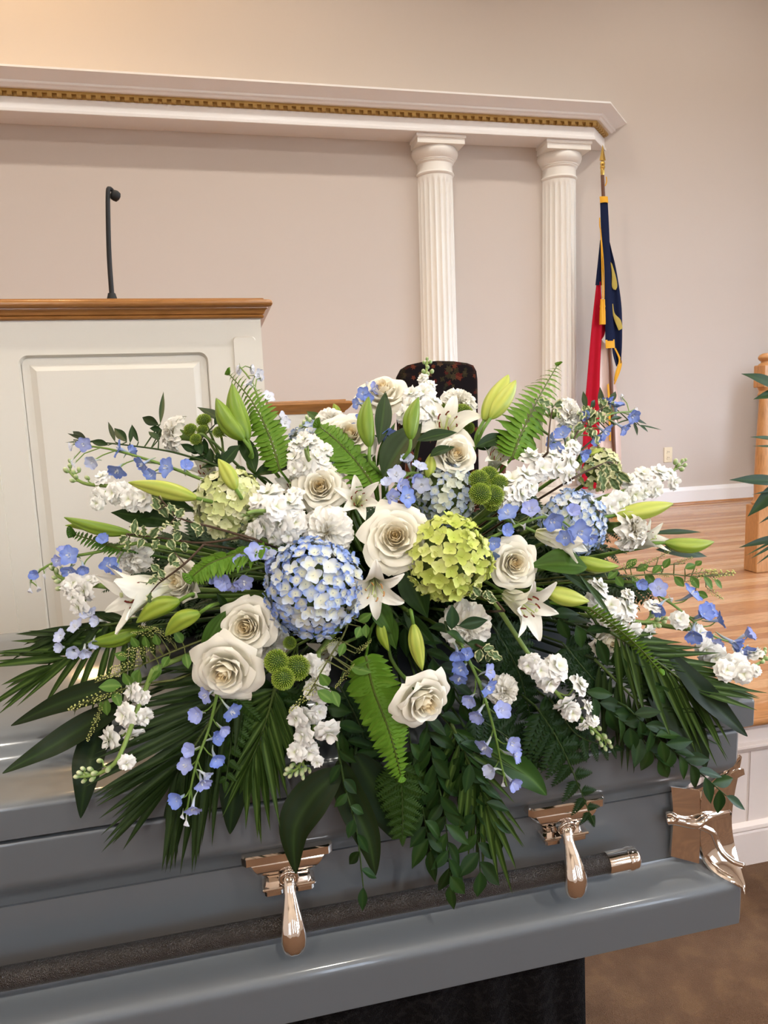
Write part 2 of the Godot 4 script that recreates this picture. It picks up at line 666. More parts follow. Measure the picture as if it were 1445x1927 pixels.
func build_stage() -> void:
	var st := slab("floor_stage", Vector3(-4.6, 0.0, -5.5), Vector3(6.2, STAGE - 0.012, -1.72), mats.riser_paint)
	var tones := ["a", "b", "c", "d", "e"]
	var r := RandomNumberGenerator.new()
	r.seed = 9
	# oak strips run along the stage; where the photograph shows them they are shorter and more of them
	var w := 0.057
	var z := -1.76
	var row := 0
	while z - w > -5.5:
		var x := -4.6
		while x < 6.19:
			var step := r.randf_range(1.5, 3.4)
			if x < 0.4:
				step = 5.0 + r.randf()
			var e := minf(x + step, 6.2)
			if 6.2 - e < 0.5:
				e = 6.2
			var lift := r.randf() * 0.0008
			put("plank", Shape.new().box(Vector3(x + 0.0006, STAGE - 0.012, z - w + 0.0006), Vector3(e - 0.0006, STAGE - 0.001 + lift, z - 0.0006), 0.0012).build(false, 20), mats["oak_floor_" + tones[r.randi() % 5]], st)
			x = e
		z -= w
		row += 1
	# the front edge: nosing, frieze, mouldings, beaded boards, baseboard
	var s := Shape.new()
	s.run([[-1.77, 0.455], [-1.688, 0.455], [-1.680, 0.459], [-1.677, 0.468], [-1.680, 0.477], [-1.688, 0.4805], [-1.77, 0.4805]], -4.6, 6.2)
	put("nosing", s.build(false, 50), mats.nosing_oak, st)
	s = Shape.new()
	s.run([[-1.72, 0.395], [-1.705, 0.395], [-1.705, 0.455], [-1.72, 0.455]], -4.6, 6.2)
	put("frieze", s.build(false, 20), mats.riser_paint, st)
	s = Shape.new()
	s.run([[-1.72, 0.365], [-1.708, 0.365], [-1.700, 0.372], [-1.694, 0.382], [-1.690, 0.386], [-1.690, 0.394], [-1.698, 0.398], [-1.72, 0.398]], -4.6, 6.2)
	put("cap_moulding", s.build(false, 30), mats.riser_paint, st)
	var bead := Shape.new()
	bead.run([[0, 0], [0.006, 0], [0.006, 0.070], [0.003, 0.073], [0.006, 0.076], [0.003, 0.0795], [0, 0.08]], 0.0, 0.25)
	var bm := bead.build(false, 30)
	var x := -4.6
	while x < 6.15:
		put("beaded_board", bm, mats.riser_paint, st, Transform3D(Basis(Vector3(0, 1, 0), Vector3(1, 0, 0), Vector3(0, 0, 1)), Vector3(x, 0.125, -1.72)))
		x += 0.08
	s = Shape.new()
	s.run([[-1.72, 0.0], [-1.700, 0.0], [-1.700, 0.105], [-1.704, 0.110], [-1.698, 0.118], [-1.700, 0.128], [-1.712, 0.136], [-1.72, 0.136]], -4.6, 6.2)
	put("base_moulding", s.build(false, 30), mats.riser_paint, st)


func mitred(prof: Array, x0: float, corner: float) -> Shape:   # a moulding along the wall with a 45 degree return to it; prof: [depth from wall, y, corner x at that depth]
	var s := Shape.new()
	for k in prof.size() - 1:
		var a: Array = prof[k]
		var b: Array = prof[k + 1]
		var ca = corner - a[0]
		var cb = corner - b[0]
		s.quad(Vector3(x0, a[1], WALL + a[0]), Vector3(ca, a[1], WALL + a[0]), Vector3(cb, b[1], WALL + b[0]), Vector3(x0, b[1], WALL + b[0]))
	return s


func returned(prof: Array, x0: float, corner: float) -> Shape:   # prof: [outset from the fascia, y]; front run plus splayed end that meets the wall
	var s := Shape.new()
	for k in prof.size() - 1:
		var p := []
		for q in [prof[k], prof[k + 1]]:
			var d: float = 0.219 + q[0]                      # distance from the wall
			var cx: float = corner + q[0] * 0.4142           # where the front meets the splay
			p.append([Vector3(x0, q[1], WALL + d), Vector3(cx, q[1], WALL + d), Vector3(cx + d, q[1], WALL)])
		for e in 2:
			s.quad(p[0][e], p[0][e + 1], p[1][e + 1], p[1][e])
	return s


func build_entablature() -> void:
	var t := thing("entablature", "long white entablature with gold dentils along the wall above the columns", "entablature", Transform3D(Basis(), Vector3(0.5, 3.394, WALL)))
	var x0 := -4.6
	var c := 2.944
	put_world("architrave", returned([[-0.219, 3.394], [-0.004, 3.394], [0.0, 3.397], [0.0, 3.414], [-0.003, 3.419], [-0.008, 3.424], [-0.010, 3.430], [-0.010, 3.486], [-0.016, 3.488]], x0, c).build(false, 30), mats.trim_paint, t)
	put_world("dentil_band", returned([[-0.012, 3.488], [-0.009, 3.510], [0.013, 3.511], [0.013, 3.528], [-0.008, 3.528]], x0, c).build(false, 30), mats.gold_paint, t)
	put_world("cornice", returned([[0.010, 3.526], [0.034, 3.527], [0.040, 3.532], [0.046, 3.541], [0.056, 3.545], [0.058, 3.548], [0.058, 3.560], [0.062, 3.564], [0.075, 3.571], [0.092, 3.582], [0.108, 3.595], [0.124, 3.604], [0.128, 3.606], [0.128, 3.618], [0.122, 3.621], [-0.219, 3.625]], x0, c).build(false, 30), mats.trim_paint, t)
	var d := Shape.new().box(Vector3(-0.0155, -0.001, -0.026), Vector3(0.0155, 0.0215, 0.0), 0.0015).build(false, 20)
	var n := 0
	var x := c - 0.012
	while x > -1.6:
		put("dentil", d, mats.gold_paint, t, Transform3D(Basis(), Vector3(x - 0.5, 0.0955, 0.234)))
		x -= 0.0595
		n += 1
	for k in 6:
		put("dentil", d, mats.gold_paint, t, Transform3D(Basis(Vector3.UP, PI / 4), Vector3(c + 0.030 - 0.5 + 0.033 * k, 0.0955, 0.213 - 0.033 * k)))


func build_columns() -> void:
	var spot := [[1.72, "left of the two white fluted columns, rising behind the patterned chair"], [2.745, "right of the two white fluted columns, beside the hanging flag"]]
	for q in spot:
		var t := thing("fluted_column", q[1], "column", Transform3D(Basis(), Vector3(q[0], STAGE, WALL)), "white fluted columns")
		# shaft: 20 flutes with flat arrises, the flutes stop in rounded ends
		var s := Shape.new()
		var top := 3.14 - STAGE
		s.grid(240, 26, func(u: float, v: float) -> Array:
			var y := 0.24 + (top - 0.24) * v
			if v < 0.16:
				y = 0.24 + 0.10 * v / 0.16
			elif v > 0.84:
				y = top - 0.10 * (1.0 - v) / 0.16
			else:
				y = 0.34 + (top - 0.44) * (v - 0.16) / 0.68
			var taper := 0.150 - 0.014 * clampf((y - 0.3) / (top - 0.3), 0, 1)
			var a := u * TAU
			var f := absf(fposmod(a * 20.0 / TAU, 1.0) - 0.5) * 2.0
			var deep := 0.0
			if f < 0.8:
				deep = 0.0125 * sqrt(1.0 - pow(f / 0.8, 2))
			var stop := 0.035 + 0.03 * (f * f)
			deep *= clampf((top - stop - y) / 0.012, 0, 1) * clampf((y - 0.24 - stop) / 0.012, 0, 1)
			return [Vector3(cos(a) * (taper - deep), y, sin(a) * (taper - deep)), Color.WHITE])
		put("shaft", s.build(false), mats.column_paint, t)
		s = Shape.new()
		var y := top
		s.lathe([[0.136, y], [0.1455, y + 0.006], [0.149, y + 0.014], [0.146, y + 0.022], [0.139, y + 0.026], [0.137, y + 0.034], [0.136, y + 0.085], [0.143, y + 0.092], [0.147, y + 0.097], [0.147, y + 0.103], [0.152, y + 0.106], [0.153, y + 0.113], [0.165, y + 0.124], [0.176, y + 0.140], [0.181, y + 0.158], [0.180, y + 0.175], [0.172, y + 0.190], [0.0, y + 0.192]], 56)
		put("capital", s.build(false, 35), mats.column_paint, t)
		s = Shape.new()
		s.box(Vector3(-0.183, y + 0.190, -0.02), Vector3(0.183, y + 0.232, 0.186), 0.002)
		s.box(Vector3(-0.191, y + 0.230, -0.02), Vector3(0.191, y + 0.2535, 0.194), 0.003)
		put("abacus", s.build(false, 20), mats.column_paint, t)
		s = Shape.new()
		s.lathe([[0.0, 0.07], [0.185, 0.07], [0.20, 0.085], [0.205, 0.11], [0.198, 0.135], [0.18, 0.15], [0.172, 0.16], [0.168, 0.18], [0.178, 0.20], [0.172, 0.222], [0.155, 0.24]], 48)
		put("torus_base", s.build(false, 35), mats.column_paint, t)
		put("plinth", Shape.new().box(Vector3(-0.205, 0, -0.0), Vector3(0.205, 0.072, 0.205), 0.004).build(false, 20), mats.column_paint, t)


func bevelled_field(x0: float, x1: float, y0: float, y1: float, z0: float, z1: float, b: float) -> Shape:
	var s := Shape.new()
	var o := [Vector3(x0, y0, z0), Vector3(x1, y0, z0), Vector3(x1, y1, z0), Vector3(x0, y1, z0)]
	var i := [Vector3(x0 + b, y0 + b, z1), Vector3(x1 - b, y0 + b, z1), Vector3(x1 - b, y1 - b, z1), Vector3(x0 + b, y1 - b, z1)]
	for k in 4:
		var n := (k + 1) % 4
		s.quad(o[n], o[k], i[k], i[n])
	s.quad(i[3], i[2], i[1], i[0])
	return s


func rounded_rect(x0: float, x1: float, y0: float, y1: float, r: float, n := 5) -> PackedVector2Array:
	var p := PackedVector2Array()
	for q in [[x1 - r, y1 - r, 0.0], [x0 + r, y1 - r, PI / 2], [x0 + r, y0 + r, PI], [x1 - r, y0 + r, PI * 1.5]]:
		for k in n + 1:
			var a: float = q[2] + PI / 2 * k / n
			p.append(Vector2(q[0] + cos(a) * r, q[1] + sin(a) * r))
	return p


func prism(poly: PackedVector2Array, z0: float, z1: float, b := 0.0) -> Shape:   # the outline in x and y, z1 towards the viewer
	var s := Shape.new()
	var mid := Vector2.ZERO
	for p in poly:
		mid += p / poly.size()
	var inner := PackedVector2Array()
	for p in poly:
		inner.append(p - (p - mid).normalized() * b)
	var n := poly.size()
	for k in n:
		var e := (k + 1) % n
		s.quad(Vector3(poly[e].x, poly[e].y, z0), Vector3(poly[k].x, poly[k].y, z0), Vector3(poly[k].x, poly[k].y, z1 - b), Vector3(poly[e].x, poly[e].y, z1 - b))
		if b > 0:
			s.quad(Vector3(poly[e].x, poly[e].y, z1 - b), Vector3(poly[k].x, poly[k].y, z1 - b), Vector3(inner[k].x, inner[k].y, z1), Vector3(inner[e].x, inner[e].y, z1))
	var t := Geometry2D.triangulate_polygon(inner)
	for k in range(0, t.size(), 3):
		s.tri(Vector3(inner[t[k]].x, inner[t[k]].y, z1), Vector3(inner[t[k + 2]].x, inner[t[k + 2]].y, z1), Vector3(inner[t[k + 1]].x, inner[t[k + 1]].y, z1))
		s.tri(Vector3(poly[t[k]].x, poly[t[k]].y, z0), Vector3(poly[t[k + 1]].x, poly[t[k + 1]].y, z0), Vector3(poly[t[k + 2]].x, poly[t[k + 2]].y, z0))
	return s


func build_lectern() -> void:
	var t := thing("lectern", "white panelled lectern with moulded oak top, carrying the black microphone", "lectern", Transform3D(Basis(), Vector3(-0.244, STAGE, -2.175)))
	var z := -1.90
	var s := Shape.new()
	s.box(Vector3(-0.605, STAGE, -2.45), Vector3(0.117, 1.665, z - 0.016))
	# the front is built round the sunk panel with its rounded corners
	var hole := rounded_rect(-0.467, -0.021, 0.70, 1.577, 0.022)
	var sheet := [Vector2(0.117, 1.665), Vector2(-0.605, 1.665), Vector2(-0.605, STAGE), Vector2(0.117, STAGE)]
	for q in 4:   # four quarters of the frame, each between a corner of the front and a corner of the hole
		var n: int = (q + 1) % 4
		for k in 5:
			var a: Vector2 = hole[q * 6 + k]
			var b: Vector2 = hole[q * 6 + k + 1]
			s.tri(Vector3(sheet[q].x, sheet[q].y, z), Vector3(a.x, a.y, z), Vector3(b.x, b.y, z))
		var c: Vector2 = hole[q * 6 + 5]
		var d: Vector2 = hole[(q * 6 + 6) % 24]
		s.quad(Vector3(sheet[q].x, sheet[q].y, z), Vector3(c.x, c.y, z), Vector3(d.x, d.y, z), Vector3(sheet[n].x, sheet[n].y, z))
		s.quad(Vector3(sheet[n].x, sheet[n].y, z), Vector3(sheet[n].x, sheet[n].y, z - 0.02), Vector3(sheet[q].x, sheet[q].y, z - 0.02), Vector3(sheet[q].x, sheet[q].y, z))
	for k in 24:
		var a: Vector2 = hole[k]
		var b: Vector2 = hole[(k + 1) % 24]
		var ai := a + (Vector2(-0.244, 1.14) - a).normalized() * 0.006
		var bi := b + (Vector2(-0.244, 1.14) - b).normalized() * 0.006
		s.quad(Vector3(a.x, a.y, z), Vector3(ai.x, ai.y, z - 0.010), Vector3(bi.x, bi.y, z - 0.010), Vector3(b.x, b.y, z))
	put_world("body", s.build(false, 35), mats.lectern_paint, t)
	s = bevelled_field(-0.463, -0.025, 0.704, 1.573, z - 0.011, z - 0.0105, 0.018)
	s.add(bevelled_field(-0.445, -0.043, 0.722, 1.555, z - 0.0105, z - 0.002, 0.016))
	put_world("raised_panel", s.build(false, 20), mats.lectern_paint, t)
	for x in [0.045, -0.588]:
		put_world("side_panel", prism(rounded_rect(x, x + 0.055, 0.70, 1.614, 0.008), z - 0.002, z + 0.005, 0.003).build(false, 35), mats.lectern_paint, t)
	s = Shape.new()
	s.rings([[-0.01, 1.659, 0.002], [0.005, 1.659, 0.002], [0.008, 1.661, 0.002], [0.009, 1.664, 0.002], [0.007, 1.667, 0.002], [0.005, 1.6685, 0.002], [0.010, 1.670, 0.002], [0.011, 1.674, 0.002], [0.014, 1.679, 0.002], [0.019, 1.6825, 0.002], [0.019, 1.685, 0.002], [0.025, 1.686, 0.002], [0.029, 1.688, 0.002], [0.031, 1.692, 0.002], [0.031, 1.697, 0.002], [0.028, 1.7015, 0.002], [0.022, 1.7035, 0.002], [0.012, 1.7035, 0.002], [0.010, 1.708, 0.002], [-0.05, 1.708, 0.002]], Vector3(-0.244, 0, -2.175), 0.361, 0.275)
	put_world("oak_top", s.build(false, 40), mats.oak_trim, t)
	# microphone
	t = thing("microphone", "thin black gooseneck microphone standing up on the oak lectern top", "microphone", Transform3D(Basis(), Vector3(-0.252, 1.708, -2.0)))
	s = Shape.new()
	s.lathe([[0.0, 0.0], [0.028, 0.0], [0.028, 0.006], [0.014, 0.012], [0.009, 0.03], [0.0, 0.031]], 20)
	put("base", s.build(false, 40), mats.black_metal, t)
	put("gooseneck", Shape.new().tube(curve([Vector3(0, 0.02, 0), Vector3(0.002, 0.12, 0), Vector3(0.008, 0.22, 0), Vector3(0.013, 0.278, 0), Vector3(0.017, 0.288, -0.004), Vector3(0.023, 0.284, -0.008)], 24), 0.0062, 0.005, 10).build(false), mats.black_metal, t)
	s = Shape.new()
	s.lathe([[0.0, -0.014], [0.008, -0.012], [0.0118, -0.004], [0.012, 0.004], [0.009, 0.011], [0.0, 0.014]], 20)
	put("capsule", s.build(false, 60), mats.black_metal, t, Transform3D(Basis(Vector3.FORWARD, 0.5), Vector3(0.029, 0.272, -0.008)))
	# the lower counter behind it
	t = thing("side_counter", "low white counter with oak cap just right of the lectern", "counter", Transform3D(Basis(), Vector3(0.25, STAGE, -2.4)))
	put_world("body", Shape.new().box(Vector3(0.10, STAGE, -2.70), Vector3(0.345, 1.416, -2.07), 0.004).build(false, 20), mats.lectern_paint, t)
	s = Shape.new()
	s.rings([[-0.01, 1.411, 0.002], [0.004, 1.411, 0.002], [0.006, 1.416, 0.002], [0.012, 1.420, 0.002], [0.018, 1.426, 0.002], [0.024, 1.433, 0.002], [0.026, 1.438, 0.002], [0.024, 1.443, 0.002], [0.016, 1.445, 0.002], [0.009, 1.445, 0.002], [0.008, 1.449, 0.002], [-0.05, 1.449, 0.002]], Vector3(0.235, 0, -2.385), 0.115, 0.315)
	put_world("oak_cap", s.build(false, 40), mats.oak_trim, t)


func build_chair(label: String, at: Vector3, cloth: Material, called := "armchair") -> void:
	var t := thing(called, label, "chair", Transform3D(Basis(), at))
	var out := PackedVector2Array()
	for p in [[0.248, 0.5], [0.248, 0.80], [0.25, 1.09], [0.244, 1.14], [0.225, 1.175], [0.185, 1.19], [0.1, 1.203], [0.0, 1.207], [-0.1, 1.203], [-0.17, 1.19], [-0.215, 1.165], [-0.242, 1.12], [-0.25, 1.07], [-0.248, 0.80], [-0.248, 0.5]]:
		out.append(Vector2(p[0], p[1]))
	put("backrest", prism(out, -0.05, 0.05, 0.022).build(false, 50), cloth, t)
	put("seat", Shape.new().box(Vector3(-0.27, 0.36, -0.04), Vector3(0.27, 0.50, 0.48), 0.03).build(false, 50), cloth, t)
	for x in [-0.27, 0.27]:
		put("arm", Shape.new().tube(curve([Vector3(x, 0.70, -0.02), Vector3(x * 1.05, 0.70, 0.2), Vector3(x * 1.08, 0.68, 0.4), Vector3(x * 1.08, 0.63, 0.45)], 16), 0.026, 0.024, 10).build(false), mats.chair_wood, t)
		put("arm_post", Shape.new().tube(curve([Vector3(x * 1.0, 0.42, 0.36), Vector3(x * 1.05, 0.55, 0.33), Vector3(x * 1.06, 0.69, 0.36)], 8), 0.02, 0.018, 8).build(false), mats.chair_wood, t)
		for z in [-0.02, 0.44]:
			put("leg", Shape.new().tube(PackedVector3Array([Vector3(x * 0.9, 0.37, z), Vector3(x * 0.9, 0.2, z), Vector3(x * 0.95, 0.0, z * 1.04)]), 0.026, 0.016, 8).build(false), mats.chair_wood, t)


func build_back_chair() -> void:
	build_chair("dark tapestry armchair with rounded back standing before the left column", Vector3(1.295, STAGE, -4.2), mats.tapestry)
	build_chair("maroon upholstered chair showing as a sliver behind the oak newel post", Vector3(4.86, STAGE, -5.2), mats.maroon_cloth, "maroon_chair")


func band(left: Array, right: Array, z: float, n := 14, m := 6, fold := 0.0, waves := 2.0, phase := 0.0) -> Shape:   # cloth between two lines of the flag
	var a := []
	var b := []
	for p in left:
		a.append(onz(p[0], p[1], z))
	for p in right:
		b.append(onz(p[0], p[1], z))
	var ca := curve(a, n)
	var cb := curve(b, n)
	var s := Shape.new()
	for side in [0.0, -0.004]:
		s.grid(m, n, func(u: float, v: float) -> Array:
			var p := along(ca, v).lerp(along(cb, v), u)
			p.z += side + fold * (0.4 + v) * sin(u * PI * waves + phase)
			return [p, Color.WHITE])
	return s


func build_flag() -> void:
	var t := thing("flag", "furled navy, red and white flag with gold fringe on brown pole beside the right column", "flag", Transform3D(Basis(), Vector3(3.11, STAGE, -5.2)))
	var z := -5.2
	var p0 := onz(1135, 330, z)
	var p1 := onz(1157, 850, z)
	p1 = p0 + (p1 - p0) * ((STAGE + 0.03 - p0.y) / (p1.y - p0.y))
	put_world("pole", Shape.new().tube(PackedVector3Array([p0, p1]), 0.0135, 0.015, 12).build(false), mats.flag_pole, t)
	var s := Shape.new()
	s.lathe([[0.0, 0.0], [0.17, 0.0], [0.17, 0.012], [0.12, 0.03], [0.03, 0.05], [0.022, 0.12], [0.0, 0.12]], 32)
	put("stand", s.build(false, 40), mats.brass, t, Transform3D(Basis(), Vector3(p1.x - 3.11, 0, p1.z + 5.2)))
	# spearhead
	s = Shape.new()
	s.lathe([[0.0, 0.0], [0.013, 0.0], [0.016, 0.02], [0.015, 0.045], [0.019, 0.05], [0.019, 0.062], [0.014, 0.066], [0.019, 0.078], [0.016, 0.094], [0.012, 0.098]], 16)
	for k in 4:
		var a := [Vector3(0.026, 0.108, 0), Vector3(0, 0.104, 0.009), Vector3(-0.026, 0.108, 0), Vector3(0, 0.104, -0.009)]
		s.tri(a[k], a[(k + 1) % 4], Vector3(0, 0.222, 0))
		s.tri(a[(k + 1) % 4], a[k], Vector3(0, 0.096, 0))
	put_world("finial", s.add(Shape.new()).build(false, 30), mats.brass, t)
	t.get_child(t.get_child_count() - 1).transform = Transform3D(Basis(), p0 - t.position)
	# cloth, from the back to the front
	put_world("white_stripe", band([[1128, 632], [1126, 700], [1124, 790], [1122, 930]], [[1150, 660], [1160, 720], [1168, 790], [1172, 930]], z - 0.03, 14, 12, 0.010, 4.0).build(false, 60), mats.flag_white, t)
	put_world("red_stripe", band([[1124, 532], [1115, 610], [1107, 700], [1099, 800], [1095, 920]], [[1132, 530], [1135, 610], [1131, 700], [1130, 800], [1132, 920]], z + 0.0, 16, 12, 0.012, 3.0, 0.5).build(false, 60), mats.flag_red, t)
	put_world("red_fold", band([[1130, 600], [1131, 622], [1130, 640]], [[1142, 605], [1139, 630], [1131, 642]], z - 0.012, 8, 4, 0.004).build(false, 60), mats.flag_red, t)
	put_world("blue_back", band([[1131, 452], [1127, 490], [1122, 537]], [[1134, 450], [1136, 490], [1136, 537]], z + 0.004, 8, 5, 0.005).build(false, 60), mats.flag_navy, t)
	put_world("blue_drape", band([[1146, 450], [1149, 520], [1150, 600], [1153, 660], [1160, 690]], [[1149, 458], [1160, 500], [1170, 560], [1173, 600], [1173, 650], [1171, 682]], z - 0.006, 18, 12, 0.010, 3.0, 0.8).build(false, 60), mats.flag_navy, t)
	put_world("blue_sleeve", band([[1131, 380], [1133, 440], [1138, 540], [1140, 600], [1141, 642]], [[1145, 380], [1148, 440], [1152, 540], [1155, 600], [1157, 642]], z + 0.022, 18, 8, 0.009, 1.0).build(false, 60), mats.flag_navy, t)
	put_world("sleeve_top", band([[1130, 370], [1131, 382]], [[1145, 370], [1146, 382]], z + 0.024, 3, 6, 0.012, 1.0).build(false, 60), mats.flag_gold, t)
	put_world("gold_hem", band([[1141, 640], [1141.5, 656]], [[1157.5, 639], [1158.5, 655]], z + 0.026, 3, 6, 0.008, 1.0).build(false, 60), mats.flag_gold, t)
	put_world("fringe", band([[1157, 656], [1163, 668], [1166, 680], [1160, 700], [1157, 716]], [[1160, 655], [1171, 678], [1171, 690], [1166, 706], [1158, 724]], z + 0.006, 14, 5, 0.004, 2.0).build(false, 60), mats.flag_gold, t)
	put_world("lower_fringe", band([[1144, 724], [1146, 760], [1148, 830]], [[1147, 722], [1150, 755], [1151, 830]], z + 0.0, 8, 3, 0.003, 1.0).build(false, 60), mats.flag_gold, t)
	put_world("scroll", band([[1150, 493], [1153, 515], [1153, 538], [1156, 545]], [[1153, 497], [1160, 520], [1163, 538], [1160, 546]], z + 0.01, 10, 4, 0.003, 1.0).build(false, 60), mats.flag_scroll, t)
	put_world("scroll", band([[1151, 573], [1154, 590], [1160, 608], [1166, 622]], [[1155, 572], [1158, 590], [1169, 602], [1173, 618]], z + 0.01, 10, 4, 0.003, 1.0).build(false, 60), mats.flag_scroll, t)
	s = Shape.new()
	for q in [[[1142, 333], [1143, 342], [1140, 350]], [[1130, 410], [1130, 425], [1132, 440], [1134, 500], [1135, 562]], [[1132, 440], [1137, 500], [1138, 562]]]:
		var w := []
		for p in q:
			w.append(onz(p[0], p[1], z + 0.036))
		s.tube(curve(w, 12), 0.0045, 0.0045, 6)
	put_world("cord", s.build(false), mats.flag_gold, t)
	for x in [1133.0, 1137.0]:
		s = Shape.new()
		s.lathe([[0.0, 0.0], [0.016, 0.0], [0.014, 0.10], [0.011, 0.125], [0.014, 0.135], [0.011, 0.15], [0.009, 0.19], [0.0, 0.195]], 12)
		put_world("tassel", s.build(false, 40), mats.flag_gold, t)
		t.get_child(t.get_child_count() - 1).transform = Transform3D(Basis(), onz(x, 611, z + 0.036) - t.position)


func build_small_things() -> void:
	var t := thing("power_outlet", "cream electrical outlet plate low on the wall", "outlet", Transform3D(Basis(), Vector3(3.78, 0.923, WALL)))
	put("plate", Shape.new().box(Vector3(-0.041, -0.066, 0.0), Vector3(0.041, 0.066, 0.007), 0.004).build(false, 20), mats.outlet_plastic, t)
	for y in [-0.025, 0.025]:
		put("socket", prism(rounded_rect(-0.017, 0.017, y - 0.016, y + 0.016, 0.01), 0.006, 0.0095, 0.001).build(false, 40), mats.outlet_plastic, t)
		for x in [-0.006, 0.006]:
			put("slot", Shape.new().box(Vector3(x - 0.0015, y - 0.004, 0.009), Vector3(x + 0.0015, y + 0.007, 0.0099)).build(false, 20), mats.slot_dark, t)
	# newel post
	t = thing("newel_post", "turned light oak newel post at the stage edge, right side of the picture", "newel post", Transform3D(Basis(), Vector3(2.757, STAGE, -3.2)))
	put("base_block", Shape.new().box(Vector3(-0.048, 0, -0.048), Vector3(0.048, 0.36, 0.048), 0.004).build(false, 20), mats.oak_newel, t)
	var s := Shape.new()
	s.lathe([[0.04, 0.36], [0.044, 0.372], [0.034, 0.384], [0.032, 0.40], [0.034, 0.5], [0.032, 0.65], [0.028, 0.80], [0.024, 0.92], [0.031, 0.928], [0.033, 0.936], [0.03, 0.944], [0.028, 0.955], [0.033, 0.962], [0.036, 0.975]], 28)
	put("turned_shaft", s.build(false, 40), mats.oak_newel, t)
	put("top_block", Shape.new().box(Vector3(-0.039, 0.972, -0.039), Vector3(0.039, 1.085, 0.039), 0.004).build(false, 20), mats.oak_newel, t)
	s = Shape.new()
	s.lathe([[0.0, 1.083], [0.037, 1.083], [0.034, 1.090], [0.024, 1.096], [0.022, 1.104], [0.030, 1.110], [0.036, 1.118], [0.037, 1.126], [0.031, 1.136], [0.018, 1.144], [0.0, 1.147]], 28)
	put("finial", s.build(false, 40), mats.oak_newel, t)


func sheet(a: Array, b: Array, thick: float, n := 14, m := 6, bow := 0.0) -> Shape:   # a curved plate between two lines, with its thickness
	var ca := curve(a, n)
	var cb := curve(b, n)
	var s := Shape.new()
	var f := func(u: float, v: float) -> Vector3:
		var p := along(ca, v)
		var q := along(cb, v)
		var nrm := (q - p).cross(heading(ca, v)).normalized()
		return p.lerp(q, u) + nrm * bow * sin(u * PI)
	var nn := func(v: float) -> Vector3:
		return (along(cb, v) - along(ca, v)).cross(heading(ca, v)).normalized()
	for k in [0.0, 1.0]:
		s.grid(m, n, func(u: float, v: float) -> Array: return [f.call(u, v) - nn.call(v) * thick * k, Color.WHITE])
	for k in [0.0, 1.0]:
		s.grid(1, n, func(u: float, v: float) -> Array: return [f.call(k, v) - nn.call(v) * thick * u, Color.WHITE])
		s.grid(m, 1, func(u: float, v: float) -> Array: return [f.call(u, k) - nn.call(k) * thick * v, Color.WHITE])
	return s


func pz(list: Array) -> Array:
	var w := []
	for p in list:
		w.append(onz(p[0], p[1], p[2]))
	return w


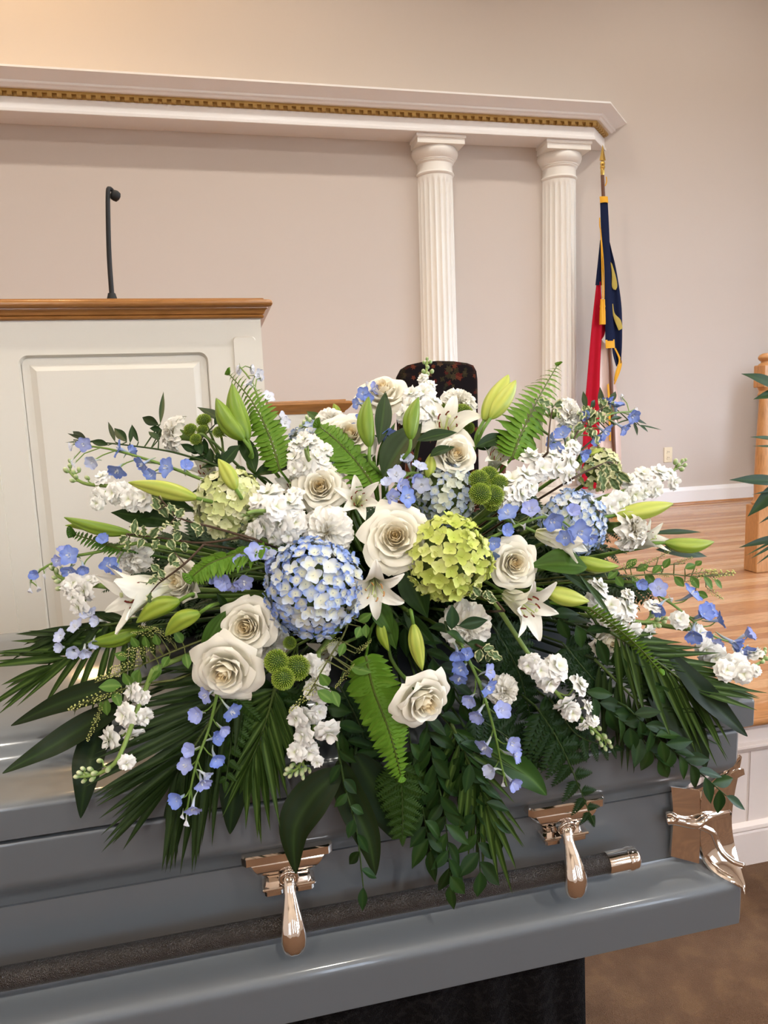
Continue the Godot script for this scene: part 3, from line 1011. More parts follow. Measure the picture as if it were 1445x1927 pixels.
func build_casket() -> void:
	var mid := Vector3(-0.25, 0, -1.23)
	var hx := 0.978
	var hz := 0.288
	var t := thing("casket", "blue-grey metal casket with chrome handles lying under the flowers", "casket", Transform3D(Basis(), Vector3(-0.25, 0.57, -1.23)))
	var s := Shape.new()
	s.rings([[0.03, 0.570, 0.012], [0.0445, 0.570, 0.012], [0.047, 0.5725, 0.012], [0.047, 0.628, 0.012], [0.0462, 0.634, 0.012], [0.0435, 0.640, 0.014], [0.038, 0.6455, 0.017], [0.030, 0.651, 0.02], [0.021, 0.6565, 0.025], [0.013, 0.662, 0.03], [0.007, 0.667, 0.035], [0.003, 0.671, 0.038], [0.001, 0.676, 0.04]], mid, hx, hz)
	put_world("base_moulding", s.build(false, 40), mats.casket_paint, t)
	s = Shape.new()
	s.rings([[0.0, 0.674, 0.04], [0.0, 0.7895, 0.04], [-0.003, 0.790, 0.04], [-0.003, 0.7925, 0.04], [0.001, 0.793, 0.04], [0.003, 0.798, 0.038], [0.006, 0.806, 0.035], [0.011, 0.814, 0.03], [0.018, 0.821, 0.025], [0.026, 0.827, 0.02], [0.032, 0.833, 0.016], [0.036, 0.840, 0.013], [0.038, 0.848, 0.012], [0.038, 0.895, 0.012], [0.0365, 0.899, 0.012], [0.033, 0.901, 0.012], [0.0, 0.901, 0.012]], mid, hx, hz)
	put_world("body", s.build(false, 40), mats.casket_paint, t)
	s = Shape.new()
	s.rings([[0.0, 0.8995, 0.012], [0.026, 0.8995, 0.012], [0.026, 0.912, 0.012], [0.0, 0.912, 0.012]], mid, hx, hz)
	put_world("seal", s.build(false, 40), mats.gap_rubber, t)
	s = Shape.new()
	s.rings([[0.0, 0.9095, 0.006], [0.047, 0.9095, 0.006], [0.050, 0.912, 0.006], [0.050, 0.948, 0.006], [0.0485, 0.9525, 0.006], [0.044, 0.9555, 0.006], [0.034, 0.9575, 0.006], [0.0, 0.961, 0.006], [-0.016, 0.964, 0.006], [-0.026, 0.968, 0.006], [-0.034, 0.976, 0.006], [-0.040, 0.987, 0.006], [-0.046, 0.998, 0.006], [-0.054, 1.006, 0.006], [-0.066, 1.0125, 0.006], [-0.09, 1.021, 0.006], [-0.13, 1.034, 0.006], [-0.17, 1.046, 0.006], [-0.21, 1.056, 0.006], [-0.245, 1.063, 0.006], [-0.28, 1.066, 0.006]], mid, hx, hz)
	put_world("lid", s.build(false, 40), mats.casket_paint, t)
	# the carrying bar and its lugs
	var fz := -0.942
	var bar := put_world("carrying_bar", Shape.new().tube(PackedVector3Array([Vector3(-1.1, 0.7165, -0.905), Vector3(0.538, 0.7165, -0.905)]), 0.0145, 0.0145, 24).build(false, 50), mats.bar_wrap, t)
	s = Shape.new()
	s.lathe([[0.0, 0.0], [0.0162, 0.0], [0.0165, 0.002], [0.0165, 0.033], [0.0178, 0.034], [0.0182, 0.038], [0.0178, 0.042], [0.0155, 0.043], [0.0165, 0.045], [0.0168, 0.048], [0.015, 0.051], [0.012, 0.053], [0.0, 0.054]], 32)
	put("end_cap", s.build(false, 40), mats.chrome, bar, Transform3D(Basis(Vector3(0, 0, -1), Vector3(1, 0, 0), Vector3(0, -1, 0)), Vector3(0.530, 0.7165, -0.905)))
	bar.set_meta("label", "dark textured carrying bar with chrome end cap")
	var where := ["chrome swing handle at the left edge of the picture", "chrome swing handle under the hanging broad leaves, nearer the middle", "chrome swing handle beside the end of the dark bar"]
	var xs := [-0.415, 0.049, 0.470]
	for k in 3:
		s = Shape.new()
		var sec := [[0.021, 0.0615, 0.030, 0.006], [0.019, 0.0625, 0.032, 0.006], [0.008, 0.0625, 0.032, 0.006], [0.0065, 0.061, 0.030, 0.006], [0.006, 0.0575, 0.026, 0.006], [0.003, 0.056, 0.0275, 0.007], [-0.002, 0.0545, 0.028, 0.008], [-0.008, 0.051, 0.027, 0.009], [-0.013, 0.046, 0.024, 0.009], [-0.017, 0.040, 0.020, 0.008], [-0.021, 0.035, 0.0165, 0.006], [-0.026, 0.032, 0.014, 0.005], [-0.034, 0.0305, 0.013, 0.004]]
		for j in sec.size() - 1:
			var ring := []
			for q in [sec[j], sec[j + 1]]:
				ring.append([Vector3(-q[1], q[0], 0), Vector3(-q[1], q[0], q[2] - q[3]), Vector3(-q[1] + q[3], q[0], q[2]), Vector3(q[1] - q[3], q[0], q[2]), Vector3(q[1], q[0], q[2] - q[3]), Vector3(q[1], q[0], 0)])
			for i in 5:
				s.quad(ring[0][i], ring[0][i + 1], ring[1][i + 1], ring[1][i])
		var q: Array = sec[0]
		for e in [[Vector3(-q[1], q[0], 0), Vector3(-q[1], q[0], q[2] - q[3]), Vector3(-q[1] + q[3], q[0], q[2])], [Vector3(-q[1], q[0], 0), Vector3(-q[1] + q[3], q[0], q[2]), Vector3(q[1] - q[3], q[0], q[2])], [Vector3(-q[1], q[0], 0), Vector3(q[1] - q[3], q[0], q[2]), Vector3(q[1], q[0], q[2] - q[3])], [Vector3(-q[1], q[0], 0), Vector3(q[1], q[0], q[2] - q[3]), Vector3(q[1], q[0], 0)]]:
			s.tri(e[0], e[1], e[2])
		var h := put("handle", s.build(false, 38), mats.chrome, t, Transform3D(Basis(), Vector3(xs[k], 0.8, fz) - t.position))
		h.set_meta("label", where[k])
		s = Shape.new()
		s.box(Vector3(-0.034, -0.048, 0.0), Vector3(-0.009, -0.036, 0.026), 0.003)
		s.box(Vector3(0.009, -0.048, 0.0), Vector3(0.034, -0.036, 0.026), 0.003)
		s.box(Vector3(-0.037, -0.0375, 0.0), Vector3(-0.008, -0.033, 0.028), 0.0015)
		s.box(Vector3(0.008, -0.0375, 0.0), Vector3(0.037, -0.033, 0.028), 0.0015)
		put("hinge_bar", s.build(false, 20), mats.chrome, h)
		s = Shape.new()
		var loop := PackedVector3Array()
		for i in 25:
			var a := PI * (-0.25 + 1.5 * i / 24)
			loop.append(Vector3(cos(a) * 0.0115, -0.022 + sin(a) * 0.0115, 0.027 + 0.003 * sin(a)))
		s.tube(loop, 0.0030, 0.0030, 10)
		put("collar", s.build(false), mats.chrome, h)
		s = Shape.new()
		var arm := [[-0.018, 0.004, 0.030], [-0.020, 0.0072, 0.033], [-0.030, 0.0080, 0.038], [-0.040, 0.0084, 0.042], [-0.052, 0.0108, 0.049], [-0.066, 0.0142, 0.056], [-0.080, 0.0168, 0.061], [-0.092, 0.0177, 0.063], [-0.102, 0.0168, 0.063], [-0.110, 0.0142, 0.062], [-0.1155, 0.0098, 0.061], [-0.1185, 0.001, 0.0605]]
		s.grid(40, arm.size() - 1, func(u: float, v: float) -> Array:
			var e: Array = arm[roundi(v * (arm.size() - 1))]
			var a := u * TAU
			var groove := exp(-pow((a - PI / 2) / 0.22, 2)) * 0.16 + exp(-pow((a - PI / 2 - 0.75) / 0.15, 2)) * 0.05 + exp(-pow((a - PI / 2 + 0.75) / 0.15, 2)) * 0.05
			var r: float = e[1] * (1.0 - groove * clampf((-0.034 - e[0]) * 40.0, 0, 1))
			return [Vector3(cos(a) * r, e[0], e[2] + sin(a) * r * 0.78 - 0.008), Color.WHITE])
		put("swing_arm", s.build(false), mats.chrome, h)
	# chrome corner with its belt, wings and swept foot
	var c := put_world("corner_ornament", sheet(pz([[1261, 1479, -0.937], [1264, 1510, -0.935], [1265, 1542, -0.935], [1263, 1575, -0.935], [1261, 1608, -0.935]]), pz([[1314, 1485, -0.933], [1315, 1515, -0.932], [1315, 1547, -0.932], [1315, 1583, -0.932], [1314, 1622, -0.928]]), 0.005).build(false, 35), mats.chrome, t)
	c.set_meta("label", "polished chrome corner ornament")
	put("end_plate", sheet(pz([[1345, 1455, -0.932], [1322, 1478, -0.931], [1315, 1510, -0.931], [1315, 1547, -0.931], [1315, 1585, -0.931], [1325, 1622, -0.925], [1352, 1650, -0.912], [1402, 1675, -0.890]]), pz([[1393, 1420, -0.962], [1386, 1455, -0.966], [1378, 1495, -0.97], [1373, 1540, -0.97], [1377, 1580, -0.965], [1384, 1610, -0.94], [1395, 1645, -0.91], [1405, 1674, -0.888]]), 0.005, 28, 8, -0.004).build(false, 35), mats.chrome, c)
	put("wing", sheet(pz([[1345, 1489, -0.929], [1362, 1468, -0.931], [1385, 1452, -0.935], [1401, 1447, -0.94]]), pz([[1352, 1500, -0.931], [1370, 1484, -0.933], [1388, 1466, -0.937], [1403, 1458, -0.94]]), 0.004).build(false, 35), mats.chrome, c)
	put("wing", sheet(pz([[1290, 1483, -0.94], [1316, 1478, -0.935], [1350, 1450, -0.934], [1390, 1420, -0.945]]), pz([[1300, 1484, -0.932], [1318, 1484, -0.928], [1352, 1462, -0.926], [1393, 1424, -0.938]]), 0.005).build(false, 35), mats.chrome, c)
	put("belt", Shape.new().tube(curve(pz([[1256, 1543, -0.932], [1268, 1543, -0.928], [1290, 1548, -0.926], [1313, 1551, -0.922], [1330, 1540, -0.926], [1350, 1534, -0.94], [1371, 1530, -0.96]]), 24), 0.0085, 0.0065, 12).build(false), mats.chrome, c)
	put("belt", Shape.new().tube(curve(pz([[1257, 1533, -0.932], [1264, 1532, -0.928], [1275, 1540, -0.922], [1264, 1549, -0.926]]), 14), 0.0045, 0.004, 10).build(false), mats.chrome, c)
	put("sash", Shape.new().tube(curve(pz([[1314, 1553, -0.922], [1330, 1560, -0.920], [1343, 1568, -0.918], [1350, 1585, -0.914], [1362, 1606, -0.905], [1380, 1621, -0.896], [1401, 1629, -0.89]]), 28), 0.006, 0.0045, 12).build(false), mats.chrome, c)
	# the cloth-draped stand that carries it
	var d := thing("draped_bier", "black brocade skirt hanging in folds under the casket", "draped stand", Transform3D(Basis(), Vector3(-0.25, 0, -1.23)))
	s = Shape.new()
	var line := Curve2D.new()
	for q in rounded_rect(-0.815, 0.815, -0.225, 0.225, 0.05, 8):
		line.add_point(q)
	line.add_point(line.get_point_position(0))
	s.grid(360, 18, func(u: float, v: float) -> Array:
		var p := line.sample_baked(u * line.get_baked_length())
		var n := (p - Vector2(clampf(p.x, -0.765, 0.765), clampf(p.y, -0.175, 0.175))).normalized()
		p += n * (0.006 + 0.016 * (1.0 - v)) * sin((p.x + p.y) * 55.0 + 2.0 * sin(p.x * 9.0))
		return [Vector3(p.x, 0.004 + 0.565 * v, p.y), Color.WHITE])
	put("skirt", s.build(false), mats.skirt_cloth, d)
	put("top_deck", Shape.new().box(Vector3(-0.80, 0.54, -0.21), Vector3(0.80, 0.57, 0.21), 0.004).build(false, 20), mats.skirt_cloth, d)


# ---------------------------------------------------------------- plant prototypes, all about one unit long or wide
func proto(key: String, make: Callable) -> ArrayMesh:
	if not protos.has(key):
		protos[key] = make.call()
	return protos[key]


func leaf_mesh(w: float, bend: float, fold: float, mid: Color, edge: Color, wave := 0.0, p := 0.8, q := 1.0, rim = null, nu := 6, nv := 9, ribs := 0.0) -> ArrayMesh:
	var s := Shape.new()
	s.grid(nu, nv, func(u: float, v: float) -> Array:
		var x := u * 2.0 - 1.0
		var peak := pow(0.5, 1.0 / p)
		var wide := w * (pow(sin(PI / 2 * v / peak), q) if v < peak else pow(cos(PI / 2 * minf((v - peak) / (1.0 - peak), 1.0)), q * 1.25)) + 0.004
		var z := -bend * v * v + fold * absf(x) * wide + wave * w * absf(x) * sin(v * 19.0 + x * 2.2)
		var c := mixed(mid, edge, absf(x) * 5.0)
		if ribs > 0:
			c = c * (1.0 - ribs + ribs * cos(x * 16.0))
			c.a = 1
		if rim != null and absf(x) > 0.72:
			c = rim
		return [Vector3(x * wide, v, z), c])
	return s.build(true)


func rose_petal(layer: int, open: int, variant: int) -> ArrayMesh:
	return proto("rose_%d_%d_%d" % [layer, open, variant], func() -> ArrayMesh:
		#            radius  height  half-width  curl
		var kind: Array = [[0.08, 1.00, 2.6, 0.0], [0.14, 1.00, 2.0, 0.0], [0.21, 0.99, 1.6, 0.01], [0.30, 0.97, 1.4, 0.02], [0.41, 0.93, 1.22, 0.05], [0.54, 0.86, 1.08, 0.09], [0.70, 0.74, 0.98, 0.16], [0.90, 0.55, 0.88, 0.24]][layer]
		var wide: float = [0.72, 0.88, 1.0][open]
		var r: float = kind[0] * lerpf(1.0, wide, layer / 7.0)
		var h: float = kind[1] + (1.0 - wide) * 0.9 * layer / 7.0
		var curl: float = kind[3] * (0.75 if open == 0 else 1.0)
		var g := RandomNumberGenerator.new()
		g.seed = layer * 31 + open * 7 + variant
		var a1 := g.randf() * 6.0
		var a2 := g.randf() * 6.0
		var lift := g.randf_range(-0.03, 0.03)
		var white := lin(249, 245, 230)
		var cream := lin(250, 230, 182)
		var s := Shape.new()
		s.grid(12, 10, func(u: float, v: float) -> Array:
			var x := u * 2.0 - 1.0
			var round_ := lerpf(0.42, 1.0, smoothstep(0.0, 0.55, v)) if v < 0.55 else sqrt(maxf(0.0, 1.0 - 0.66 * pow((v - 0.55) / 0.45, 2)))
			var a: float = x * kind[2] * round_
			var t := maxf(v - 0.66, 0.0) / 0.34
			var rad: float = r * (1.0 - pow(1.0 - v, lerpf(1.1, 2.2, layer / 7.0))) * (1.0 + 0.07 * x) * (1.0 - [0.4, 0.34, 0.28, 0.22, 0.15, 0.08, 0.02, 0.0][layer] * maxf(v - 0.55, 0.0) / 0.45) + curl * t * t * (1.0 + 0.25 * sin(x * 2.6 + a1)) + 0.04 * layer / 7.0 * pow(absf(x), 3) * v + 0.012 * sin(x * 5.0 + a2) * v
			var y := 0.06 + (h + lift - 0.06) * v * (1.0 - 0.06 * x * x * v - 0.14 * x * x * pow(v, 4)) - curl * 0.75 * t * t * t + 0.012 * sin(x * 7.0 + a1) * v
			var c := mixed(cream, white, layer / 5.0 + 0.12 * t)
			return [Vector3(sin(a) * rad, y, cos(a) * rad), c])
		return s.build(true))


func rose(row: Array) -> void:   # [x, y, width in pixels, dx, dy, roll, open, off, label]
	var t := head("rose", row[8], "rose", row, "white roses of the spray", 0.55)
	var open: int = row[6]
	var count := [2, 3, 4, 4, 5, 5, 5, 5]
	for layer in 8:
		for k in count[layer]:
			var a: float = TAU * (k + 0.37 * layer) / count[layer] + rng.randf_range(-0.16, 0.16)
			var sc := rng.randf_range(0.95, 1.05)
			put("petal", rose_petal(layer, open, k % 3), mats.rose_petal, t, Transform3D(Basis(Vector3.UP, a).scaled(Vector3(sc, rng.randf_range(0.96, 1.04), sc)), Vector3(0, 0, 0)))
	put("calyx", proto("rose_calyx", func() -> ArrayMesh:
		var s := Shape.new()
		s.lathe([[0.05, -0.22], [0.13, -0.16], [0.15, -0.04], [0.22, 0.05], [0.30, 0.10]], 14, lin(86, 112, 52))
		for k in 5:
			var l := leaf_mesh(0.13, 0.3, 0.3, lin(80, 108, 50), lin(92, 124, 58))
			var arr := l.surface_get_arrays(0)
			var o := Shape.new()
			o.v = arr[Mesh.ARRAY_VERTEX]
			o.c = arr[Mesh.ARRAY_COLOR]
			o.ix = arr[Mesh.ARRAY_INDEX]
			s.add(o, Transform3D(leaf_frame(Vector3(sin(TAU * k / 5), -0.25, cos(TAU * k / 5)), Vector3.UP).scaled(Vector3.ONE * 0.62), Vector3(0, 0.02, 0)))
		return s.build(true)), mats.stem, t)
	flower_stem(t, 0.0030)


func head(called: String, label: String, category: String, row: Array, group: String, centre := 0.45) -> Node3D:
	var at := surf(row[0], row[1], row[7])
	var r: float = row[2] * 0.5 * (at - eye).dot(-cam_back) / F
	var up := face(row[3], row[4], 1.0 if absf(row[3]) + absf(row[4]) < 1.5 else 0.35)
	return thing(called, label, category, Transform3D(frame(up, row[5]).scaled(Vector3.ONE * r), at - up * r * centre), group)


func flower_stem(t: Node3D, r: float, col := lin(88, 116, 52)) -> void:   # from the base of the head down into the foam
	var p := t.position
	var up := t.basis.y.normalized()
	var goal := FOAM + (p - FOAM) * 0.18
	var d := p.distance_to(goal)
	var w := curve([p + up * 0.004, p - up * d * 0.22, p.lerp(goal, 0.6) - up * d * 0.1, goal], 12)
	put_world("stem", Shape.new().tube(w, r * 0.8, r, 6, col).build(true), mats.stem, t)


func carnation(row: Array) -> void:
	var t := head("carnation", row[8], "carnation", row, "white carnations of the spray", 0.35)
	var rows := [[8, 96.0, 1.0], [8, 76.0, 0.98], [7, 56.0, 0.92], [6, 36.0, 0.86], [5, 16.0, 0.80]]
	for k in rows.size():
		for i in rows[k][0]:
			var v = i % 3
			var m := proto("carnation_%d_%d" % [k, v], func() -> ArrayMesh:
				var g := RandomNumberGenerator.new()
				g.seed = 500 + k * 10 + v
				var ph := g.randf() * 6.0
				var s := Shape.new()
				s.grid(22, 7, func(u: float, vv: float) -> Array:
					var x := u * 2.0 - 1.0
					var th := deg_to_rad(rows[k][1]) * (0.42 + 0.58 * vv) + (0.15 * sin(x * 6.5 + ph) + 0.07 * sin(x * 14.0 + ph * 2)) * vv * vv
					var d: float = rows[k][2] * vv * (1.0 - 0.14 * x * x) * (1.0 + (0.022 * sin(x * 40.0) + 0.05 * sin(x * 9.0 + ph)) * vv * vv)
					var a := x * lerpf(0.30, 0.82, vv) * (1.0 if k < 3 else 1.5)
					return [Vector3(sin(a) * sin(th) * d, cos(th) * d * 0.95, cos(a) * sin(th) * d), mixed(lin(246, 236, 206), lin(247, 245, 237), vv * 1.5 - 0.1 * k)])
				return s.build(true))
			put("petal", m, mats.petal, t, Transform3D(Basis(Vector3.UP, TAU * (i + 0.43 * k) / rows[k][0] + rng.randf_range(-0.15, 0.15)).scaled(Vector3.ONE * rng.randf_range(0.93, 1.05)), Vector3(0, 0.04, 0)))
	put("calyx", proto("carnation_calyx", func() -> ArrayMesh:
		var s := Shape.new()
		s.lathe([[0.06, -0.98], [0.17, -0.92], [0.22, -0.75], [0.24, -0.4], [0.28, -0.08], [0.36, 0.10], [0.30, 0.06], [0.1, 0.0]], 16, lin(104, 128, 60))
		return s.build(true, 50)), mats.stem, t)
	var p := t.position
	t.position = p   # the stem starts under the calyx
	var up := t.basis.y
	var goal := FOAM + (p - FOAM) * 0.15
	var a := p - up * 0.95
	put_world("stem", Shape.new().tube(curve([a, a - up * 0.8, a.lerp(goal, 0.6), goal], 12), 0.0022, 0.0026, 6, lin(110, 134, 70)).build(true), mats.stem, t)


func four_petals(size: float, inner: Color, outer: Color, cup: float, v: int) -> ArrayMesh:   # a hydrangea floret
	var g := RandomNumberGenerator.new()
	g.seed = 900 + v
	var s := Shape.new()
	for k in 4:
		var roll := TAU * k / 4 + g.randf_range(-0.12, 0.12)
		var sc := g.randf_range(0.9, 1.08)
		var tip := g.randf_range(-0.08, 0.12)
		var b := Basis(Vector3.UP, roll)
		s.grid(6, 5, func(u: float, w: float) -> Array:
			var x := u * 2.0 - 1.0
			var wide := 0.47 * pow(maxf(sin(PI * (0.08 + 0.84 * pow(w, 0.95))), 0.0), 0.62) * sc * size
			var d := (0.04 + 0.96 * w) * sc * size * (1.0 - 0.10 * x * x)
			return [b * Vector3(x * wide, 0.02 * k + cup * size * (w * w + 0.4 * x * x * w) + tip * w * w * size + 0.03 * sin(x * 4.0 + k) * w, d), mixed(inner, outer, w * 1.45 - 0.16 + 0.35 * x * x * w)])
	s.lathe([[0.0, 0.0], [0.07, 0.02], [0.08, 0.09], [0.0, 0.14]], 6, mixed(inner, outer, 0.5))
	return s.build(true)


func hydrangea(row: Array, key: String, floret: float, count: int, inner: Array, outer: Array, squash := 1.0) -> void:
	var t := head("hydrangea", row[8], "hydrangea", row, "hydrangea heads of the spray", 0.15)
	var core := Shape.new()
	core.lathe([[0.0, -0.45], [0.3, -0.42], [0.62, -0.2], [0.74, 0.1], [0.62, 0.5], [0.3, 0.72], [0.0, 0.78]], 18, lin(92, 108, 58))
	put("core", core.build(true, 60), mats.dull_leaf, t, Transform3D(Basis().scaled(Vector3(1, 1, squash)), Vector3.ZERO))
	for k in count:
		var y := 1.0 - 1.42 * (k + 0.5) / count
		var a := k * 2.39996 + rng.randf_range(-0.12, 0.12)
		var n := Vector3(cos(a) * sqrt(1 - y * y), y, sin(a) * sqrt(1 - y * y))
		var v := rng.randi() % 4
		var m := proto("floret_%s_%d" % [key, v], func() -> ArrayMesh: return four_petals(1.0, inner[v % inner.size()], outer[v % outer.size()], 0.16 + 0.06 * v, v))
		var up := (n + Vector3(rng.randf_range(-0.24, 0.24), rng.randf_range(-0.15, 0.25), rng.randf_range(-0.24, 0.24))).normalized()
		var p := n * rng.randf_range(0.86, 1.0)
		p.z *= squash
		put("floret", m, mats.floret, t, Transform3D(frame(up, rng.randf() * TAU).scaled(Vector3.ONE * floret * rng.randf_range(0.85, 1.12)), p))
	flower_stem(t, 0.0036, lin(96, 112, 60))


func button_flower(t: Node3D, at: Vector3, up: Vector3, r: float) -> void:
	var m := proto("button", func() -> ArrayMesh:
		var s := Shape.new()
		s.lathe([[0.0, -0.35], [0.5, -0.30], [0.80, -0.05], [0.86, 0.2], [0.7, 0.5], [0.4, 0.66], [0.0, 0.70]], 14, lin(58, 84, 14))
		var g := RandomNumberGenerator.new()
		g.seed = 8
		var n := 210
		for k in n:
			var y := 1.0 - 1.25 * (k + 0.5) / n
			var a := k * 2.39996
			var d := Vector3(cos(a) * sqrt(1 - y * y), y, sin(a) * sqrt(1 - y * y))
			var b := frame((d + Vector3(0, 0.15, 0)).normalized(), g.randf() * 6)
			var c := mixed(lin(142, 172, 46), lin(198, 214, 100), g.randf())
			var p := Vector3(d.x * 0.82, d.y * 0.68, d.z * 0.82)
			var l := g.randf_range(0.20, 0.30)
			var w := 0.05
			var q := [b.x * w, b.z * w, -b.x * w, -b.z * w]
			for e in 4:
				var dark := lin(64, 92, 14)
				var s0 := s.v.size()
				s.v.append_array(PackedVector3Array([p + q[e], p + q[(e + 1) % 4], p + b.y * l + q[(e + 1) % 4] * 0.7, p + b.y * l + q[e] * 0.7, p + b.y * (l + 0.03)]))
				s.c.append_array(PackedColorArray([dark, dark, c, c, c]))
				s.ix.append_array(PackedInt32Array([s0, s0 + 2, s0 + 1, s0, s0 + 3, s0 + 2, s0 + 3, s0 + 4, s0 + 2]))
		return s.build(true))
	var o := put("flower_head", m, mats.dull_leaf, t, t.transform.affine_inverse() * Transform3D(frame(up, rng.randf() * 6).scaled(Vector3.ONE * r), at))
	o.set_meta("label", "green button flower head")


func button_cluster(label: String, heads: Array, root: Array, off := 0.0) -> void:
	var base := surf(root[0], root[1], off - 0.05)
	var t := thing("button_chrysanthemum", label, "chrysanthemum", Transform3D(Basis(), base), "green button chrysanthemums of the spray")
	for h in heads:
		var p := surf(h[0], h[1], off + (h[3] if h.size() > 3 else 0.0))
		var r: float = h[2] * (p - eye).dot(-cam_back) / F
		var up := ((p - base).normalized() * 0.6 + face(0.0, -0.2)).normalized()
		button_flower(t, p - up * r * 0.3, up, r)
		put_world("stem", Shape.new().tube(curve([p - up * r * 0.5, p - up * r * 2.2, base.lerp(p, 0.2), base], 8), 0.0017, 0.002, 6, lin(92, 112, 48)).build(true), mats.stem, t)
	put_world("stem", Shape.new().tube(curve([base, base.lerp(FOAM, 0.4), base.lerp(FOAM, 0.84)], 8), 0.002, 0.0026, 6, lin(92, 112, 48)).build(true), mats.stem, t)


func ruffled(kind: int, v: int) -> ArrayMesh:   # floret of a stock: two whorls of wavy petals
	return proto("stock_%d_%d" % [kind, v], func() -> ArrayMesh:
		var g := RandomNumberGenerator.new()
		g.seed = 1300 + v + kind * 20
		var s := Shape.new()
		var green := lin(196, 204, 150)
		var white := lin(244, 243, 238)
		for ring in 3:
			var n: int = [5, 4, 3][ring]
			for k in n:
				var b := Basis(Vector3.UP, TAU * (k + 0.5 * ring) / n + g.randf_range(-0.2, 0.2))
				var lift: float = [-0.05, 0.35, 0.9][ring] + g.randf_range(-0.14, 0.14)
				var len_: float = [1.0, 0.84, 0.55][ring] * g.randf_range(0.88, 1.08)
				var ph := g.randf() * 6
				s.grid(6, 4, func(u: float, w: float) -> Array:
					var x := u * 2.0 - 1.0
					var wide := len_ * 0.66 * pow(maxf(sin(PI * (0.06 + 0.74 * w)), 0.0), 0.7)
					var d := len_ * w * (1.0 - 0.12 * absf(x)) * (0.94 + 0.06 * cos(x * PI * 2.0) if w > 0.9 else 1.0)
					return [b * Vector3(x * wide, 0.06 * ring + lift * d + 0.10 * sin(x * 3.6 + ph) * w - 0.25 * w * w * d, d), mixed(green, white, w * 3.2)])
		s.lathe([[0.03, -0.55], [0.10, -0.42], [0.13, -0.1], [0.16, 0.02]], 7, lin(130, 150, 86))
		return s.build(true))


func small_bud() -> ArrayMesh:
	return proto("stock_bud", func() -> ArrayMesh:
		var s := Shape.new()
		s.lathe([[0.0, -0.9], [0.12, -0.8], [0.42, -0.45], [0.60, 0.1], [0.55, 0.55], [0.32, 0.9], [0.0, 1.05]], 9, lin(150, 166, 104))
		for k in s.c.size():
			s.c[k] = mixed(lin(120, 146, 84), lin(214, 218, 176), (s.v[k].y + 0.4) * 0.8)
		return s.build(true, 80))


func nearest(path: PackedVector3Array, p: Vector3) -> int:
	var best := 0
	for k in path.size():
		if path[k].distance_squared_to(p) < path[best].distance_squared_to(p):
			best = k
	return best


func into_foam(t: Node3D, p: Vector3, dir: Vector3, r: float, col: Color) -> void:
	var goal := FOAM + (p - FOAM) * 0.12
	put_world("stem", Shape.new().tube(curve([p, p.lerp(goal, 0.3) + dir * 0.01 - cam_back * 0.01, p.lerp(goal, 0.7), goal], 8), r, r * 1.1, 6, col).build(true), mats.stem, t)


func stock(label: String, path: Array, florets: Array, buds: Array, off := 0.0) -> void:   # path from the base to the tip
	var p := pixel_path(path, off, 16)
	var t := thing("stock_stem", label, "stock flower", Transform3D(Basis(), p[0]), "white stock stems of the spray")
	var green := lin(122, 146, 74)
	put_world("stalk", Shape.new().tube(p, 0.0036, 0.0018, 7, green).build(true), mats.stem, t)
	into_foam(t, p[0], (p[0] - p[1]).normalized(), 0.0036, green)
	for f in florets:
		var q := surf(f[0], f[1], off + (f[3] if f.size() > 3 else 0.008))
		var r: float = f[2] * 0.58 * (q - eye).dot(-cam_back) / F
		var k := nearest(p, q)
		var away := (q - p[k])
		away = away.normalized() if away.length() > 0.004 else cam_back
		var up := (away * 0.55 + cam_back * 0.55 + cam_up * 0.12 + heading(p, float(k) / 16) * 0.25 + Vector3(rng.randf_range(-0.3, 0.3), rng.randf_range(-0.2, 0.3), 0)).normalized()
		put("floret", ruffled(0, rng.randi() % 5), mats.floret, t, t.transform.affine_inverse() * Transform3D(frame(up, rng.randf() * TAU).scaled(Vector3.ONE * r), q))
		put_world("pedicel", Shape.new().tube(curve([q - up * r * 0.5, q.lerp(p[k], 0.6) - up * r * 0.3, p[maxi(k - 1, 0)]], 5), 0.0013, 0.0013, 5, green).build(true), mats.stem, t)
	for f in buds:
		var q := surf(f[0], f[1], off + 0.003)
		var r: float = f[2] * 0.5 * (q - eye).dot(-cam_back) / F
		var k := nearest(p, q)
		var up := ((q - p[maxi(k - 2, 0)]).normalized() + heading(p, float(k) / 16) * 0.5).normalized()
		put("bud", small_bud(), mats.bud, t, t.transform.affine_inverse() * Transform3D(frame(up).scaled(Vector3(r, r * 1.15, r)), q))
		put_world("pedicel", Shape.new().tube(PackedVector3Array([q - up * r * 0.7, q.lerp(p[k], 0.5) - up * r * 0.2, p[maxi(k - 1, 0)]]), 0.001, 0.001, 5, green).build(true), mats.stem, t)


